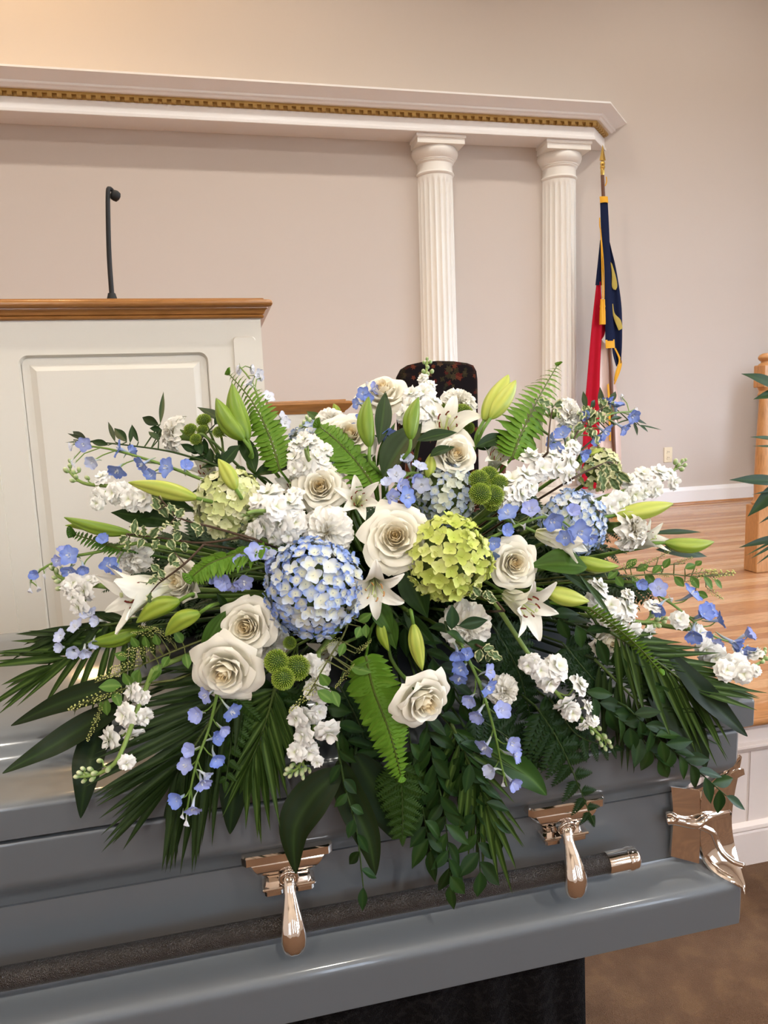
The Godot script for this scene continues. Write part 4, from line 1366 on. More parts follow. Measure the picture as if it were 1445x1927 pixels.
func spurred(tone: int, v: int) -> ArrayMesh:   # a delphinium floret: five sepals, a pale bee, a spur behind
	return proto("delphinium_%d_%d" % [tone, v], func() -> ArrayMesh:
		var g := RandomNumberGenerator.new()
		g.seed = 1700 + tone * 10 + v
		var edge: Color = [lin(116, 139, 214), lin(146, 157, 218), lin(184, 193, 226), lin(208, 209, 222)][tone]
		var mid: Color = [lin(164, 182, 230), lin(188, 196, 232), lin(214, 220, 235), lin(228, 228, 226)][tone]
		var s := Shape.new()
		var close := [0.35, 0.7, 1.1][v % 3] as float
		for k in 5:
			var b := Basis(Vector3.UP, TAU * k / 5 + g.randf_range(-0.12, 0.12))
			var sc := g.randf_range(0.92, 1.06)
			s.grid(6, 6, func(u: float, w: float) -> Array:
				var x := u * 2.0 - 1.0
				var wide := 0.42 * pow(maxf(sin(PI * (0.05 + 0.88 * w)), 0.0), 0.85) * sc
				var d := w * sc
				var y := close * d * (1.15 - 0.55 * w) + 0.10 * x * x * w + 0.05 * sin(x * 4 + k) * w
				return [b * Vector3(x * wide, y, d * (1.0 - 0.30 * close)), mixed(mid, edge, w * 1.1 + 0.1 * x * x).lerp(lin(168, 176, 138), 0.45 if (w > 0.95 and absf(x) < 0.2) else 0.0)])
		for k in 4:   # the bee
			var b := Basis(Vector3.UP, TAU * (k + 0.5) / 4)
			s.grid(2, 3, func(u: float, w: float) -> Array: return [b * Vector3((u - 0.5) * 0.22 * (1.0 - 0.5 * w), 0.36 * w, 0.10 + 0.10 * w), lin(224, 226, 228)])
		s.tube(curve([Vector3(0, 0.06, 0), Vector3(0, -0.30, 0.06), Vector3(0.03, -0.75, 0.16), Vector3(0.06, -1.18, 0.42)], 8), 0.17, 0.04, 7, mid, lin(176, 186, 150))
		return s.build(true))


func delphinium(label: String, path: Array, florets: Array, buds: Array, tone: int, off := 0.0) -> void:   # florets: [x, y, width, tone shift, off]
	var p := pixel_path(path, off, 16)
	var t := thing("delphinium_stem", label, "delphinium", Transform3D(Basis(), p[0]), "blue delphinium stems of the spray")
	var green := lin(112, 142, 66)
	put_world("stalk", Shape.new().tube(p, 0.0024, 0.0012, 6, green).build(true), mats.stem, t)
	into_foam(t, p[0], (p[0] - p[1]).normalized(), 0.0026, green)
	for f in florets:
		var q := surf(f[0], f[1], off + (f[4] if f.size() > 4 else 0.01))
		var r: float = f[2] * 0.59 * (q - eye).dot(-cam_back) / F
		var k := nearest(p, q)
		var away := (q - p[k])
		away = away.normalized() if away.length() > 0.004 else cam_back
		var up := (away * 0.8 + cam_back * 0.42 - cam_up * 0.15 + Vector3(rng.randf_range(-0.35, 0.35), rng.randf_range(-0.3, 0.3), 0)).normalized()
		put("floret", spurred(clampi(tone + (f[3] if f.size() > 3 else 0), 0, 3), rng.randi() % 6), mats.floret, t, t.transform.affine_inverse() * Transform3D(frame(up, rng.randf() * TAU).scaled(Vector3.ONE * r), q))
		put_world("pedicel", Shape.new().tube(curve([q, q.lerp(p[k], 0.5) - cam_back * 0.006, p[maxi(k - 1, 0)]], 6), 0.0009, 0.0010, 5, green).build(true), mats.stem, t)
	for f in buds:
		var q := surf(f[0], f[1], off + 0.003)
		var r: float = f[2] * 0.5 * (q - eye).dot(-cam_back) / F
		var k := nearest(p, q)
		var up := ((q - p[maxi(k - 2, 0)]).normalized() - cam_up * 0.4).normalized()
		put("bud", spurred(3, 2), mats.floret, t, t.transform.affine_inverse() * Transform3D(frame(up).scaled(Vector3(r * 0.55, r, r * 0.55)), q))
		put_world("pedicel", Shape.new().tube(PackedVector3Array([q, q.lerp(p[k], 0.5) + cam_up * 0.002, p[maxi(k - 1, 0)]]), 0.0008, 0.0009, 5, green).build(true), mats.stem, t)


func tepal(inner: bool, open: int, v: int) -> ArrayMesh:
	return proto("tepal_%s_%d_%d" % [inner, open, v], func() -> ArrayMesh:
		var s := Shape.new()
		var wide: float = 0.185 if inner else 0.135
		var a0: float = 0.16
		var a1: float = [0.75, 1.35, 2.1][open] + v * 0.16
		var line := [Vector2.ZERO]
		for k in 14:
			var w := (k + 0.5) / 14.0
			var a := a0 + (a1 - a0) * pow(w, 1.9)
			line.append(line[k] + Vector2(sin(a), cos(a)) / 14.0)
		var white := lin(242, 240, 228)
		var green := lin(206, 208, 138)
		s.grid(8, 14, func(u: float, w: float) -> Array:
			var x := u * 2.0 - 1.0
			var k := roundi(w * 14)
			var h := wide * pow(maxf(sin(PI * (0.10 + 0.89 * pow(w, 0.92))), 0.0), 0.75)
			var d: Vector2 = (line[mini(k + 1, 14)] - line[maxi(k - 1, 0)]).normalized()
			var lift := h * (0.36 * x * x - 0.16 * maxf(0.0, 1.0 - absf(x) * 5.0)) + 0.018 * sin(w * 15.0 + x * 3.0 + v) * absf(x)
			var c := mixed(green, white, w * 1.9 + 0.05 - 0.30 * maxf(0.0, 1.0 - absf(x) * 4.0) * (1.0 - w) + absf(x) * 0.4)
			return [Vector3(x * h, line[k].y + d.x * lift, 0.045 + line[k].x - d.y * lift), c])
		return s.build(true))


func lily(row: Array, anther := 0) -> void:   # row[6] is how far it has opened, row[2] twice the tepal length in pixels
	row[2] *= 1.25
	var t := head("lily", row[8], "lily", row, "open white lilies of the spray", 0.5)
	for k in 6:
		var inner := k % 2 == 0
		var o := put("petal", tepal(inner, row[6], rng.randi() % 3), mats.petal, t, Transform3D(Basis(Vector3.UP, TAU * k / 6 + rng.randf_range(-0.08, 0.08)).scaled(Vector3.ONE * rng.randf_range(0.94, 1.06)), Vector3(0, 0.0 if inner else -0.01, 0)))
	var dark := lin(118, 42, 26) if anther == 0 else lin(196, 140, 84)
	for k in 6:
		var a := TAU * (k + 0.3) / 6
		var d := Vector3(cos(a), 0, sin(a))
		var top := d * 0.17 + Vector3(0, 0.62, 0)
		var s := Shape.new()
		s.tube(curve([d * 0.03, d * 0.06 + Vector3(0, 0.32, 0), top], 8), 0.010, 0.007, 5, lin(206, 212, 150))
		var o := put("filament", s.build(true), mats.stem, t)
		s = Shape.new()
		s.tube(PackedVector3Array([Vector3(0.0, -0.055, -0.02), Vector3(0.012, -0.03, -0.01), Vector3(0.012, 0.03, 0.01), Vector3(0.0, 0.055, 0.02)]), 0.015, 0.013, 6, dark)
		put("anther", s.build(true), mats.stem, o, Transform3D(Basis(Vector3.UP, -a), top))
	var s := Shape.new()
	s.tube(curve([Vector3(0, 0.02, 0), Vector3(0.01, 0.4, 0), Vector3(0.05, 0.74, 0.02)], 8), 0.016, 0.012, 6, lin(190, 204, 128))
	s.lathe([[0.0, 0.73], [0.032, 0.74], [0.036, 0.765], [0.0, 0.775]], 8, lin(196, 204, 150))
	put("pistil", s.build(true), mats.stem, t)
	flower_stem(t, 0.0028, lin(104, 134, 60))


func bud_mesh(v: int) -> ArrayMesh:
	return proto("lily_bud_%d" % v, func() -> ArrayMesh:
		var s := Shape.new()
		var main: Color = [lin(150, 167, 58), lin(186, 194, 88), lin(124, 150, 48)][v % 3]
		var deep: Color = [lin(106, 137, 39), lin(142, 163, 58), lin(91, 124, 33)][v % 3]
		var bend := [0.06, 0.02, -0.05][v % 3] as float
		s.grid(36, 24, func(u: float, w: float) -> Array:
			var a := u * TAU
			var r := 0.135 * pow(maxf(sin(PI * (0.035 + 0.955 * pow(w, 0.86))), 0.0), 0.82)
			var lobe := pow(absf(cos(1.5 * a)), 10.0)
			r *= 1.0 - 0.17 * lobe * clampf(w * 3.0, 0, 1) + 0.035 * cos(3.0 * a + PI) - 0.05 * pow(absf(sin(1.5 * a)), 24.0)
			var c := mixed(main, deep, 0.75 * pow(absf(sin(1.5 * a)), 10.0) + 0.35 * lobe + maxf(0.0, 0.55 - w * 2.5) + maxf(0.0, w - 0.88) * 4.0)
			return [Vector3(cos(a) * r + bend * sin(PI * w), w, sin(a) * r), c])
		return s.build(true))


func lily_buds(label: String, node: Array, buds: Array, leaves: Array, off := 0.0) -> void:   # buds: [base x, y, tip x, y, kind, width factor, off]
	var base := surf(node[0], node[1], off - 0.03)
	var t := thing("lily_bud_stem", label, "lily bud", Transform3D(Basis(), base), "lily buds of the spray")
	var green := lin(98, 132, 52)
	for b in buds:
		var o: float = off + (b[6] if b.size() > 6 else 0.0)
		var p := surf(b[0], b[1], o)
		var q := p + ray(b[2], b[3]) * 0.0
		var d := (p - eye).dot(-cam_back)
		var dt := lerpf(d, depth(b[2], b[3]) - o, 0.35)
		q = eye + ray(b[2], b[3]) * dt
		var l := p.distance_to(q)
		var k: float = l * (b[5] if b.size() > 5 else 1.0)
		put("bud", bud_mesh(b[4]), mats.bud, t, t.transform.affine_inverse() * Transform3D(leaf_frame(q - p, cam_back.rotated((q - p).normalized(), rng.randf_range(-0.5, 0.5))) * Basis().scaled(Vector3(k, l, k)), p))
		var w := curve([p, p - (q - p) * 0.28, base.lerp(p, 0.25), base], 10)
		put_world("stem", Shape.new().tube(w, 0.0024, 0.0028, 6, green).build(true), mats.stem, t)
	for f in leaves:   # [base x, y, tip x, y, width, off, tone]
		long_leaf(t, f, off)
	into_foam(t, base, (FOAM - base).normalized(), 0.003, green)


func long_leaf(t: Node3D, f: Array, off := 0.0) -> void:
	var o: float = off + (f[5] if f.size() > 5 else 0.0)
	var tone: int = f[6] if f.size() > 6 else 0
	var p := surf(f[0], f[1], o - 0.012)
	var q := surf(f[2], f[3], o)
	var m := proto("lily_leaf_%d" % tone, func() -> ArrayMesh:
		return leaf_mesh(0.5, 0.55, 0.35, [lin(52, 74, 31), lin(75, 103, 41), lin(66, 89, 46)][tone], [lin(34, 56, 25), lin(61, 90, 30), lin(53, 76, 37)][tone], 0.02, 0.85, 0.9, null, 10, 14, 0.10))
	var l := p.distance_to(q)
	var w: float = f[4] * (p - eye).dot(-cam_back) / F
	put("leaf", m, mats.leaf, t, t.transform.affine_inverse() * Transform3D(leaf_frame(q - p, (cam_back + cam_up * 0.5).rotated((q - p).normalized(), rng.randf_range(-0.35, 0.35))) * Basis().scaled(Vector3(w, l, w)), p))


func sword_fern(label: String, path: Array, half: float, pairs: int, tone: int, off := 0.0, tilt := 0.0) -> void:   # half: width of one side in pixels
	var p := pixel_path(path, off, 24)
	var t := thing("sword_fern_frond", label, "fern frond", Transform3D(Basis(), p[0]), "bright sword fern fronds of the spray")
	var green: Color = [lin(88, 126, 35), lin(62, 99, 29)][tone]
	put_world("rachis", Shape.new().tube(p, 0.0018, 0.0008, 6, lin(77, 91, 30)).build(true), mats.stem, t)
	into_foam(t, p[0], (p[0] - p[1]).normalized(), 0.0018, green)
	var px := (along(p, 0.5) - eye).dot(-cam_back) / F
	var n0 := (cam_back + cam_up * 0.35).normalized()
	pairs = roundi(pairs * 1.3)
	for k in pairs:
		var f := (k + 0.5) / pairs
		var d := heading(p, f)
		var n := (n0 - d * n0.dot(d)).normalized().rotated(d, tilt + 0.25 * sin(f * 5.0))
		var size := half * px * minf(1.0, 0.55 + f * 2.2) * pow(1.0 - pow(f, 2.6), 0.75) + 0.004
		for side in [-1.0, 1.0]:
			var v := rng.randi() % 3
			var m := proto("pinna_%d_%d" % [tone, v], func() -> ArrayMesh: return leaf_mesh(0.20, 0.18 + 0.10 * v, 0.25, lin(102, 134, 45) if tone == 0 else lin(74, 108, 35), green, 0.10, 0.62, 0.75, null, 4, 7))
			var out: Vector3 = (d.cross(n) * side + d * (0.30 + 0.25 * f) + Vector3(0, rng.randf_range(-0.1, 0.05), 0)).normalized()
			put("pinna", m, mats.leaf, t, t.transform.affine_inverse() * Transform3D(leaf_frame(out, n).scaled(Vector3.ONE * size * rng.randf_range(0.92, 1.06)), along(p, f + 0.006 * side)))
	# the curled tip
	var tip := p[24]
	var d := heading(p, 1.0)
	var s := Shape.new()
	for k in 5:
		s.tube(curve([tip, tip + d * 0.006 + n0 * 0.003 * k + d.cross(n0) * (k - 2) * 0.003, tip + d * 0.009 + n0 * 0.006], 4), 0.0022, 0.001, 5, green)
	put_world("crozier", s.build(true), mats.leaf, t)


func lobed_pinna(v: int, tone: int) -> ArrayMesh:   # leatherleaf: a pinna cut into toothed lobes
	return proto("lobed_%d_%d" % [v, tone], func() -> ArrayMesh:
		var s := Shape.new()
		var mid: Color = [lin(36, 58, 26), lin(47, 72, 27)][tone]
		var edge: Color = [lin(28, 47, 22), lin(39, 64, 24)][tone]
		var lobe := func(from: Vector3, dir: Vector3, l: float, w: float) -> void:
			var side := dir.cross(Vector3(0, 0, 1)).normalized()
			s.grid(2, 5, func(u: float, q: float) -> Array:
				var x := u * 2.0 - 1.0
				var h := w * pow(maxf(sin(PI * (0.12 + 0.86 * pow(q, 0.75))), 0.0), 0.9) * (1.0 + 0.16 * sin(q * 22.0))
				return [from + dir * l * q + side * x * h + Vector3(0, 0, 0.14 * absf(x) * h * 3.0 - 0.06 * q * q - 0.16 * pow(from.y, 2)), mixed(mid, edge, absf(x))])
		s.tube(PackedVector3Array([Vector3.ZERO, Vector3(0, 0.5, -0.04), Vector3(0, 0.98, -0.155)]), 0.014, 0.005, 5, mid)
		for k in 8:
			var f := (k + 0.3) / 8.4
			var l := 0.33 * pow(1.0 - f, 0.72) + 0.03
			for side in [-1.0, 1.0]:
				lobe.call(Vector3(0, f, 0), Vector3(side * 0.82, 0.57 + 0.04 * v, 0).normalized(), l, l * 0.24 + 0.008)
		lobe.call(Vector3(0, 0.93, 0), Vector3(0, 1, 0), 0.09, 0.02)
		return s.build(true))


func leatherleaf(label: String, path: Array, half: float, pairs := 8, tone := 0, off := 0.0, group := "dark leatherleaf fern fronds of the spray") -> void:
	leather_world(label, pixel_path(path, off, 16), half, pairs, tone, group)


func leather_world(label: String, p: PackedVector3Array, half: float, pairs: int, tone: int, group: String, normal = null) -> void:
	var t := thing("leatherleaf_frond", label, "fern frond", Transform3D(Basis(), p[0]), group)
	put_world("rachis", Shape.new().tube(p, 0.0017, 0.0007, 5, lin(52, 68, 29)).build(true), mats.stem, t)
	if p[0].distance_to(FOAM) > 0.12:
		into_foam(t, p[0], (p[0] - p[1]).normalized(), 0.0016, lin(52, 68, 29))
	var px := (along(p, 0.5) - eye).dot(-cam_back) / F
	var n0: Vector3 = (cam_back + cam_up * 0.4).normalized() if normal == null else normal
	for k in pairs:
		var f := 0.08 + 0.88 * (k + 0.2) / pairs
		var d := heading(p, f)
		var n := (n0 - d * n0.dot(d)).normalized()
		var size := half * px * pow(1.0 - f, 0.62) + 0.008
		for side in [-1.0, 1.0]:
			var out: Vector3 = (d.cross(n) * side + d * 0.72 - n * rng.randf_range(-0.05, 0.2)).normalized()
			put("pinna", lobed_pinna(rng.randi() % 3, tone), mats.leaf, t, t.transform.affine_inverse() * Transform3D(leaf_frame(out, n.rotated(d, side * 0.15)).scaled(Vector3.ONE * size), along(p, f + 0.02 * side)))
	put("pinna", lobed_pinna(0, tone), mats.leaf, t, t.transform.affine_inverse() * Transform3D(leaf_frame(heading(p, 1.0), n0).scaled(Vector3.ONE * (half * px * 0.26 + 0.008)), along(p, 0.93)))


func palm(label: String, path: Array, left: Array, right: Array, n: int, off := 0.0, width := 6.0, tone := 0) -> void:   # left and right: pixels where the leaflet tips lie, from the base of the frond to its tip
	var p := pixel_path(path, off, 20)
	var t := thing("palm_frond", label, "palm frond", Transform3D(Basis(), p[0]), "feathery palm fronds under the spray")
	var green: Color = [lin(45, 65, 26), lin(34, 52, 22)][tone]
	put_world("rachis", Shape.new().tube(p, 0.0026, 0.001, 6, lin(72, 89, 40)).build(true), mats.stem, t)
	into_foam(t, p[0], (p[0] - p[1]).normalized(), 0.0026, green)
	var px := (along(p, 0.5) - eye).dot(-cam_back) / F
	for side in [left, right]:
		if side.size() < 2:
			continue
		var tips := pixel_path(side, off, 30)
		for k in n:
			var f := (k + 0.5) / n
			var a := along(p, 0.06 + 0.94 * f)
			var b := along(tips, clampf(f + rng.randf_range(-0.02, 0.02), 0, 1)) + Vector3(rng.randf_range(-0.012, 0.012), rng.randf_range(-0.012, 0.012), rng.randf_range(-0.008, 0.012))
			var l := a.distance_to(b)
			var v := rng.randi() % 3
			var m := proto("leaflet_%d_%d" % [tone, v], func() -> ArrayMesh: return leaf_mesh(0.5, -0.6 + 1.0 * v, 0.6, lin(79, 100, 45) if tone == 0 else lin(47, 66, 29), green, 0.0, 0.55, 0.8, null, 4, 10))
			var w := width * px * rng.randf_range(0.85, 1.15)
			put("leaflet", m, mats.leaf, t, t.transform.affine_inverse() * Transform3D(leaf_frame(b - a, cam_back + cam_up * 0.6 + Vector3(rng.randf_range(-0.4, 0.4), 0, 0)) * Basis().scaled(Vector3(w, l, w)), a))


func broad_leaf(label: String, path: Array, width: float, tone := 0, off := 0.0, twist := 0.0) -> void:   # one large strap-like leaf; path from its base to its tip
	var p := pixel_path(path, off, 24)
	var t := thing("broad_leaf", label, "leaf", Transform3D(Basis(), p[0]), "large dark leaves of the spray")
	var px := (along(p, 0.5) - eye).dot(-cam_back) / F
	var w0 := width * 0.5 * px
	var n0 := (cam_back + cam_up * 0.45).normalized()
	var mid: Color = [lin(45, 62, 31), lin(76, 105, 50), lin(40, 58, 33)][tone]
	var edge: Color = [lin(32, 47, 24), lin(47, 76, 27), lin(28, 43, 25)][tone]
	var s := Shape.new()
	s.grid(12, 24, func(u: float, v: float) -> Array:
		var x := u * 2.0 - 1.0
		var d := heading(p, v)
		var n := (n0 - d * n0.dot(d)).normalized().rotated(d, twist * (v - 0.3))
		var side := d.cross(n)
		var h := w0 * (pow(sin(PI / 2 * minf(v / 0.42 + 0.04, 1.0)), 0.75) if v < 0.42 else pow(maxf(cos(PI / 2 * (v - 0.42) / 0.58), 0.0), 1.05)) + 0.0006
		var c := mixed(mid, edge, absf(x) * 4.0) * (0.90 + 0.10 * cos(x * 34.0))
		c.a = 1
		return [along(p, v) + side * x * h + n * (0.22 * absf(x) * h + 0.06 * h * sin(v * 9.0 + x * 2.0)), c])
	put_world("blade", s.build(true), mats.leaf, t)
	into_foam(t, p[0], (p[0] - p[1]).normalized(), 0.0022, mid)


func leafy_stem(called: String, label: String, category: String, group: String, path: Array, leaves: Array, kind: String, off := 0.0) -> void:   # leaves: [base x, y, tip x, y, width, off]
	var p := pixel_path(path, off, 20)
	var t := thing(called, label, category, Transform3D(Basis(), p[0]), group)
	var stem_col := lin(51, 71, 30) if kind == "ruscus" else lin(72, 53, 40)
	put_world("stem", Shape.new().tube(p, 0.0017, 0.0009, 6, stem_col).build(true), mats.stem, t)
	into_foam(t, p[0], (p[0] - p[1]).normalized(), 0.0017, stem_col)
	for f in leaves:
		var o: float = off + (f[5] if f.size() > 5 else 0.004)
		var a := surf(f[0], f[1], o)
		var b := surf(f[2], f[3], o + rng.randf_range(-0.01, 0.012))
		var l := a.distance_to(b)
		var v := rng.randi() % 3
		var w: float = f[4] * (a - eye).dot(-cam_back) / F
		var m: ArrayMesh
		if kind == "ruscus":
			m = proto("ruscus_%d" % v, func() -> ArrayMesh: return leaf_mesh(0.5, 0.15 + 0.22 * v, 0.30, [lin(45, 68, 31), lin(39, 62, 29), lin(51, 74, 34)][v], [lin(34, 58, 25), lin(29, 50, 22), lin(40, 65, 27)][v], 0.02, 0.78, 0.9, null, 6, 10, 0.06))
		else:
			m = proto("variegated_%d" % v, func() -> ArrayMesh: return leaf_mesh(0.5, 0.1 + 0.15 * v, 0.3, lin(116, 136, 92), lin(76, 98, 56), 0.42, 0.75, 0.8, lin(206, 206, 160), 10, 12))
		put("leaf", m, mats.leaf if kind == "ruscus" else mats.dull_leaf, t, t.transform.affine_inverse() * Transform3D(leaf_frame(b - a, (cam_back + cam_up * 0.5).rotated((b - a).normalized(), rng.randf_range(-0.6, 0.6))) * Basis().scaled(Vector3(w, l, w)), a))
		var k := nearest(p, a)
		if a.distance_to(p[k]) > 0.004:
			put_world("petiole", Shape.new().tube(PackedVector3Array([a, p[k]]), 0.0008, 0.0010, 5, stem_col).build(true), mats.stem, t)


func ruscus(label: String, path: Array, leaves: Array, off := 0.0) -> void:
	leafy_stem("ruscus_stem", label, "ruscus", "glossy ruscus stems of the spray", path, leaves, "ruscus", off)


func ruscus_auto(label: String, path: Array, n: int, len_px: float, w_px: float, off := 0.0) -> void:   # leaves spaced along the stem by turns
	var leaves := []
	for k in n:
		var f := 0.08 + 0.92 * k / (n - 1.0)
		var s := f * (path.size() - 1)
		var i := mini(int(s), path.size() - 2)
		var a := Vector2(path[i][0], path[i][1]).lerp(Vector2(path[i + 1][0], path[i + 1][1]), s - i)
		var d := Vector2(path[i + 1][0] - path[i][0], path[i + 1][1] - path[i][1]).normalized()
		var side := d.orthogonal() * (1.0 if k % 2 == 0 else -1.0)
		var tip := a + (d * rng.randf_range(0.6, 1.0) + side * rng.randf_range(0.35, 0.95) * (0.15 if k == n - 1 else 1.0)).normalized() * len_px * rng.randf_range(0.8, 1.15)
		leaves.append([a.x, a.y, tip.x, tip.y, w_px * rng.randf_range(0.85, 1.15), rng.randf_range(0.0, 0.016)])
	ruscus(label, path, leaves, off)


func pittosporum(label: String, path: Array, leaves: Array, off := 0.0) -> void:
	leafy_stem("variegated_sprig", label, "foliage sprig", "variegated wavy-leaved sprigs of the spray", path, leaves, "variegated", off)


func seeded(label: String, path: Array, spikes: Array, leaves: Array, off := 0.0) -> void:   # spikes: [base x, y, tip x, y]
	var p := pixel_path(path, off, 16)
	var t := thing("seeded_sprig", label, "filler sprig", Transform3D(Basis(), p[0]), "budded filler sprigs of the spray")
	var wood := lin(98, 104, 56)
	put_world("stem", Shape.new().tube(p, 0.0015, 0.0008, 5, wood).build(true), mats.stem, t)
	into_foam(t, p[0], (p[0] - p[1]).normalized(), 0.0015, wood)
	for f in spikes:
		var a := surf(f[0], f[1], off + 0.006)
		var b := surf(f[2], f[3], off + 0.012)
		var l := a.distance_to(b)
		var v := rng.randi() % 3
		var m := proto("spike_%d" % v, func() -> ArrayMesh:
			var g := RandomNumberGenerator.new()
			g.seed = 2100 + v
			var s := Shape.new()
			s.tube(PackedVector3Array([Vector3.ZERO, Vector3(0.01, 0.5, 0.01), Vector3(0, 1, 0)]), 0.012, 0.006, 5, wood)
			for k in 34:
				var y := 0.08 + 0.9 * k / 33.0
				var r := 0.20 * (1.0 - 0.75 * y)
				var d := Vector3(cos(k * 2.4), 0.5 + g.randf() * 0.4, sin(k * 2.4)).normalized()
				var q := Vector3(0, y, 0) + d * r * g.randf_range(0.5, 1.0)
				s.tube(PackedVector3Array([Vector3(0, y, 0), q]), 0.005, 0.004, 3, wood)
				var c := mixed(lin(176, 186, 92), lin(214, 212, 140), g.randf())
				var sub := Shape.new().lathe([[0.0, -0.022], [0.018, -0.008], [0.02, 0.006], [0.0, 0.026]], 5, c)
				s.add(sub, Transform3D(Basis(), q))
			return s.build(true))
		put("bud_spike", m, mats.dull_leaf, t, t.transform.affine_inverse() * Transform3D(leaf_frame(b - a, cam_back).scaled(Vector3.ONE * l), a))
		var k := nearest(p, a)
		put_world("twig", Shape.new().tube(PackedVector3Array([a, a.lerp(p[k], 0.5), p[k]]), 0.0008, 0.0010, 5, wood).build(true), mats.stem, t)
	for f in leaves:
		var a := surf(f[0], f[1], off + 0.004)
		var b := surf(f[2], f[3], off + 0.012)
		var l := a.distance_to(b)
		var w: float = f[4] * (a - eye).dot(-cam_back) / F
		var m := proto("privet", func() -> ArrayMesh: return leaf_mesh(0.5, 0.2, 0.25, lin(110, 140, 68), lin(82, 116, 48), 0.04, 0.9, 0.8, null, 6, 8))
		put("leaf", m, mats.leaf, t, t.transform.affine_inverse() * Transform3D(leaf_frame(b - a, (cam_back + cam_up * 0.4).rotated((b - a).normalized(), rng.randf_range(-0.5, 0.5))) * Basis().scaled(Vector3(w, l, w)), a))
		var k := nearest(p, a)
		put_world("twig", Shape.new().tube(PackedVector3Array([a, p[k]]), 0.0007, 0.0009, 5, wood).build(true), mats.stem, t)


# ---------------------------------------------------------------- the spray, flower by flower
func build_spray() -> void:
	var t := thing("floral_foam", "dark green block of floral foam hidden at the heart of the spray", "floral foam", Transform3D(Basis(), Vector3(FOAM.x, 1.045, FOAM.z)))
	put("block", Shape.new().box(Vector3(-0.26, 0.0, -0.10), Vector3(0.26, 0.11, 0.10), 0.015).build(false, 30), mats.foam, t)
	put("tray", Shape.new().box(Vector3(-0.28, 0.0, -0.12), Vector3(0.28, 0.022, 0.12), 0.006).build(false, 30), mats.black_metal, t)
	build_roses()
	build_carnations()
	build_hydrangeas()
	build_buttons()
	build_lilies()
	build_stocks()
	build_delphiniums()
	build_ferns()
	build_palms()
	build_leaves()
	build_sprigs()
	build_under_layer()
	build_neighbour()


func build_roses() -> void:
	for r in [
		[345, 1092, 104, -0.55, 0.05, 0.4, 0, 0.0, "white rose half covered by a thin brown twig, left of the bright fern tip"],
		[466, 1180, 112, -0.12, -0.05, 1.1, 1, 0.02, "white rose right above another white rose on the left, beside a green button cluster"],
		[425, 1264, 124, -0.15, 0.30, 2.0, 2, 0.03, "large white rose hanging lowest on the left, blue delphinium trailing below it"],
		[604, 918, 104, 0.0, -0.25, 0.2, 1, 0.0, "white rose directly above the frilled white carnation"],
		[657, 822, 108, 0.25, -0.5, 2.6, 1, -0.02, "pale white rose behind the tip of the upright fern and left of a lily bud"],
		[745, 1012, 126, -0.02, -0.26, 3.3, 2, 0.03, "wide open white rose at the very centre, left of the lime hydrangea"],
		[722, 738, 98, -0.1, -0.9, 0.9, 2, -0.03, "white rose topmost in the spray, left of the patterned chair back"],
		[855, 858, 104, 0.25, -0.30, 4.0, 0, 0.01, "half closed white rose under a dark pointed leaf, above the blue grey hydrangea"],
		[968, 1060, 98, 0.14, -0.05, 5.1, 1, 0.02, "white rose right of the lime hydrangea, touching a broad green leaf"],
		[798, 1318, 122, 0.5, 0.45, 1.7, 1, 0.055, "white rose low in the middle, against the hanging bright fern"],
		[1144, 1203, 92, 0.35, 0.5, 2.9, 0, -0.02, "greyish white rose at the right, crossed by a narrow fern"],
	]:
		rose(r)


func build_carnations() -> void:
	for r in [
		[323, 815, 74, -1.25, -0.25, 0.0, 0, 0.0, "white carnation seen from the side in the upper left, beside small green buttons"],
		[508, 1212, 92, 0.5, 0.1, 0.7, 0, -0.02, "white carnation tucked behind the two left roses and touching green buttons"],
		[617, 1002, 100, 0.0, 0.05, 0.3, 0, 0.02, "frilled cream white carnation between a white rose and the big blue hydrangea"],
		[868, 754, 76, 0.35, -1.0, 1.9, 0, -0.03, "white carnation in front of the patterned chair back, over green buttons"],
		[1076, 780, 66, 1.25, 0.05, 1.2, 0, 0.0, "small white carnation facing right, beneath the right column"],
		[880, 1182, 100, 0.1, 0.15, 2.2, 0, 0.0, "white carnation with three dark oval leaves lying across it"],
		[952, 1303, 66, 0.4, 0.2, 0.9, 0, 0.0, "small white carnation behind the middle trailing delphinium"],
		[1197, 995, 92, 1.2, 0.05, 2.7, 0, 0.01, "white carnation facing right below the right-pointing lily bud, over the wood floor"],
		[248, 1047, 74, -0.4, 0.1, 1.5, 0, -0.02, "white carnation half hidden among variegated leaves on the far left"],
		[626, 790, 62, 0.3, -0.6, 0.1, 0, -0.03, "white ruffled carnation just below the oak counter cap"],
	]:
		carnation(r)


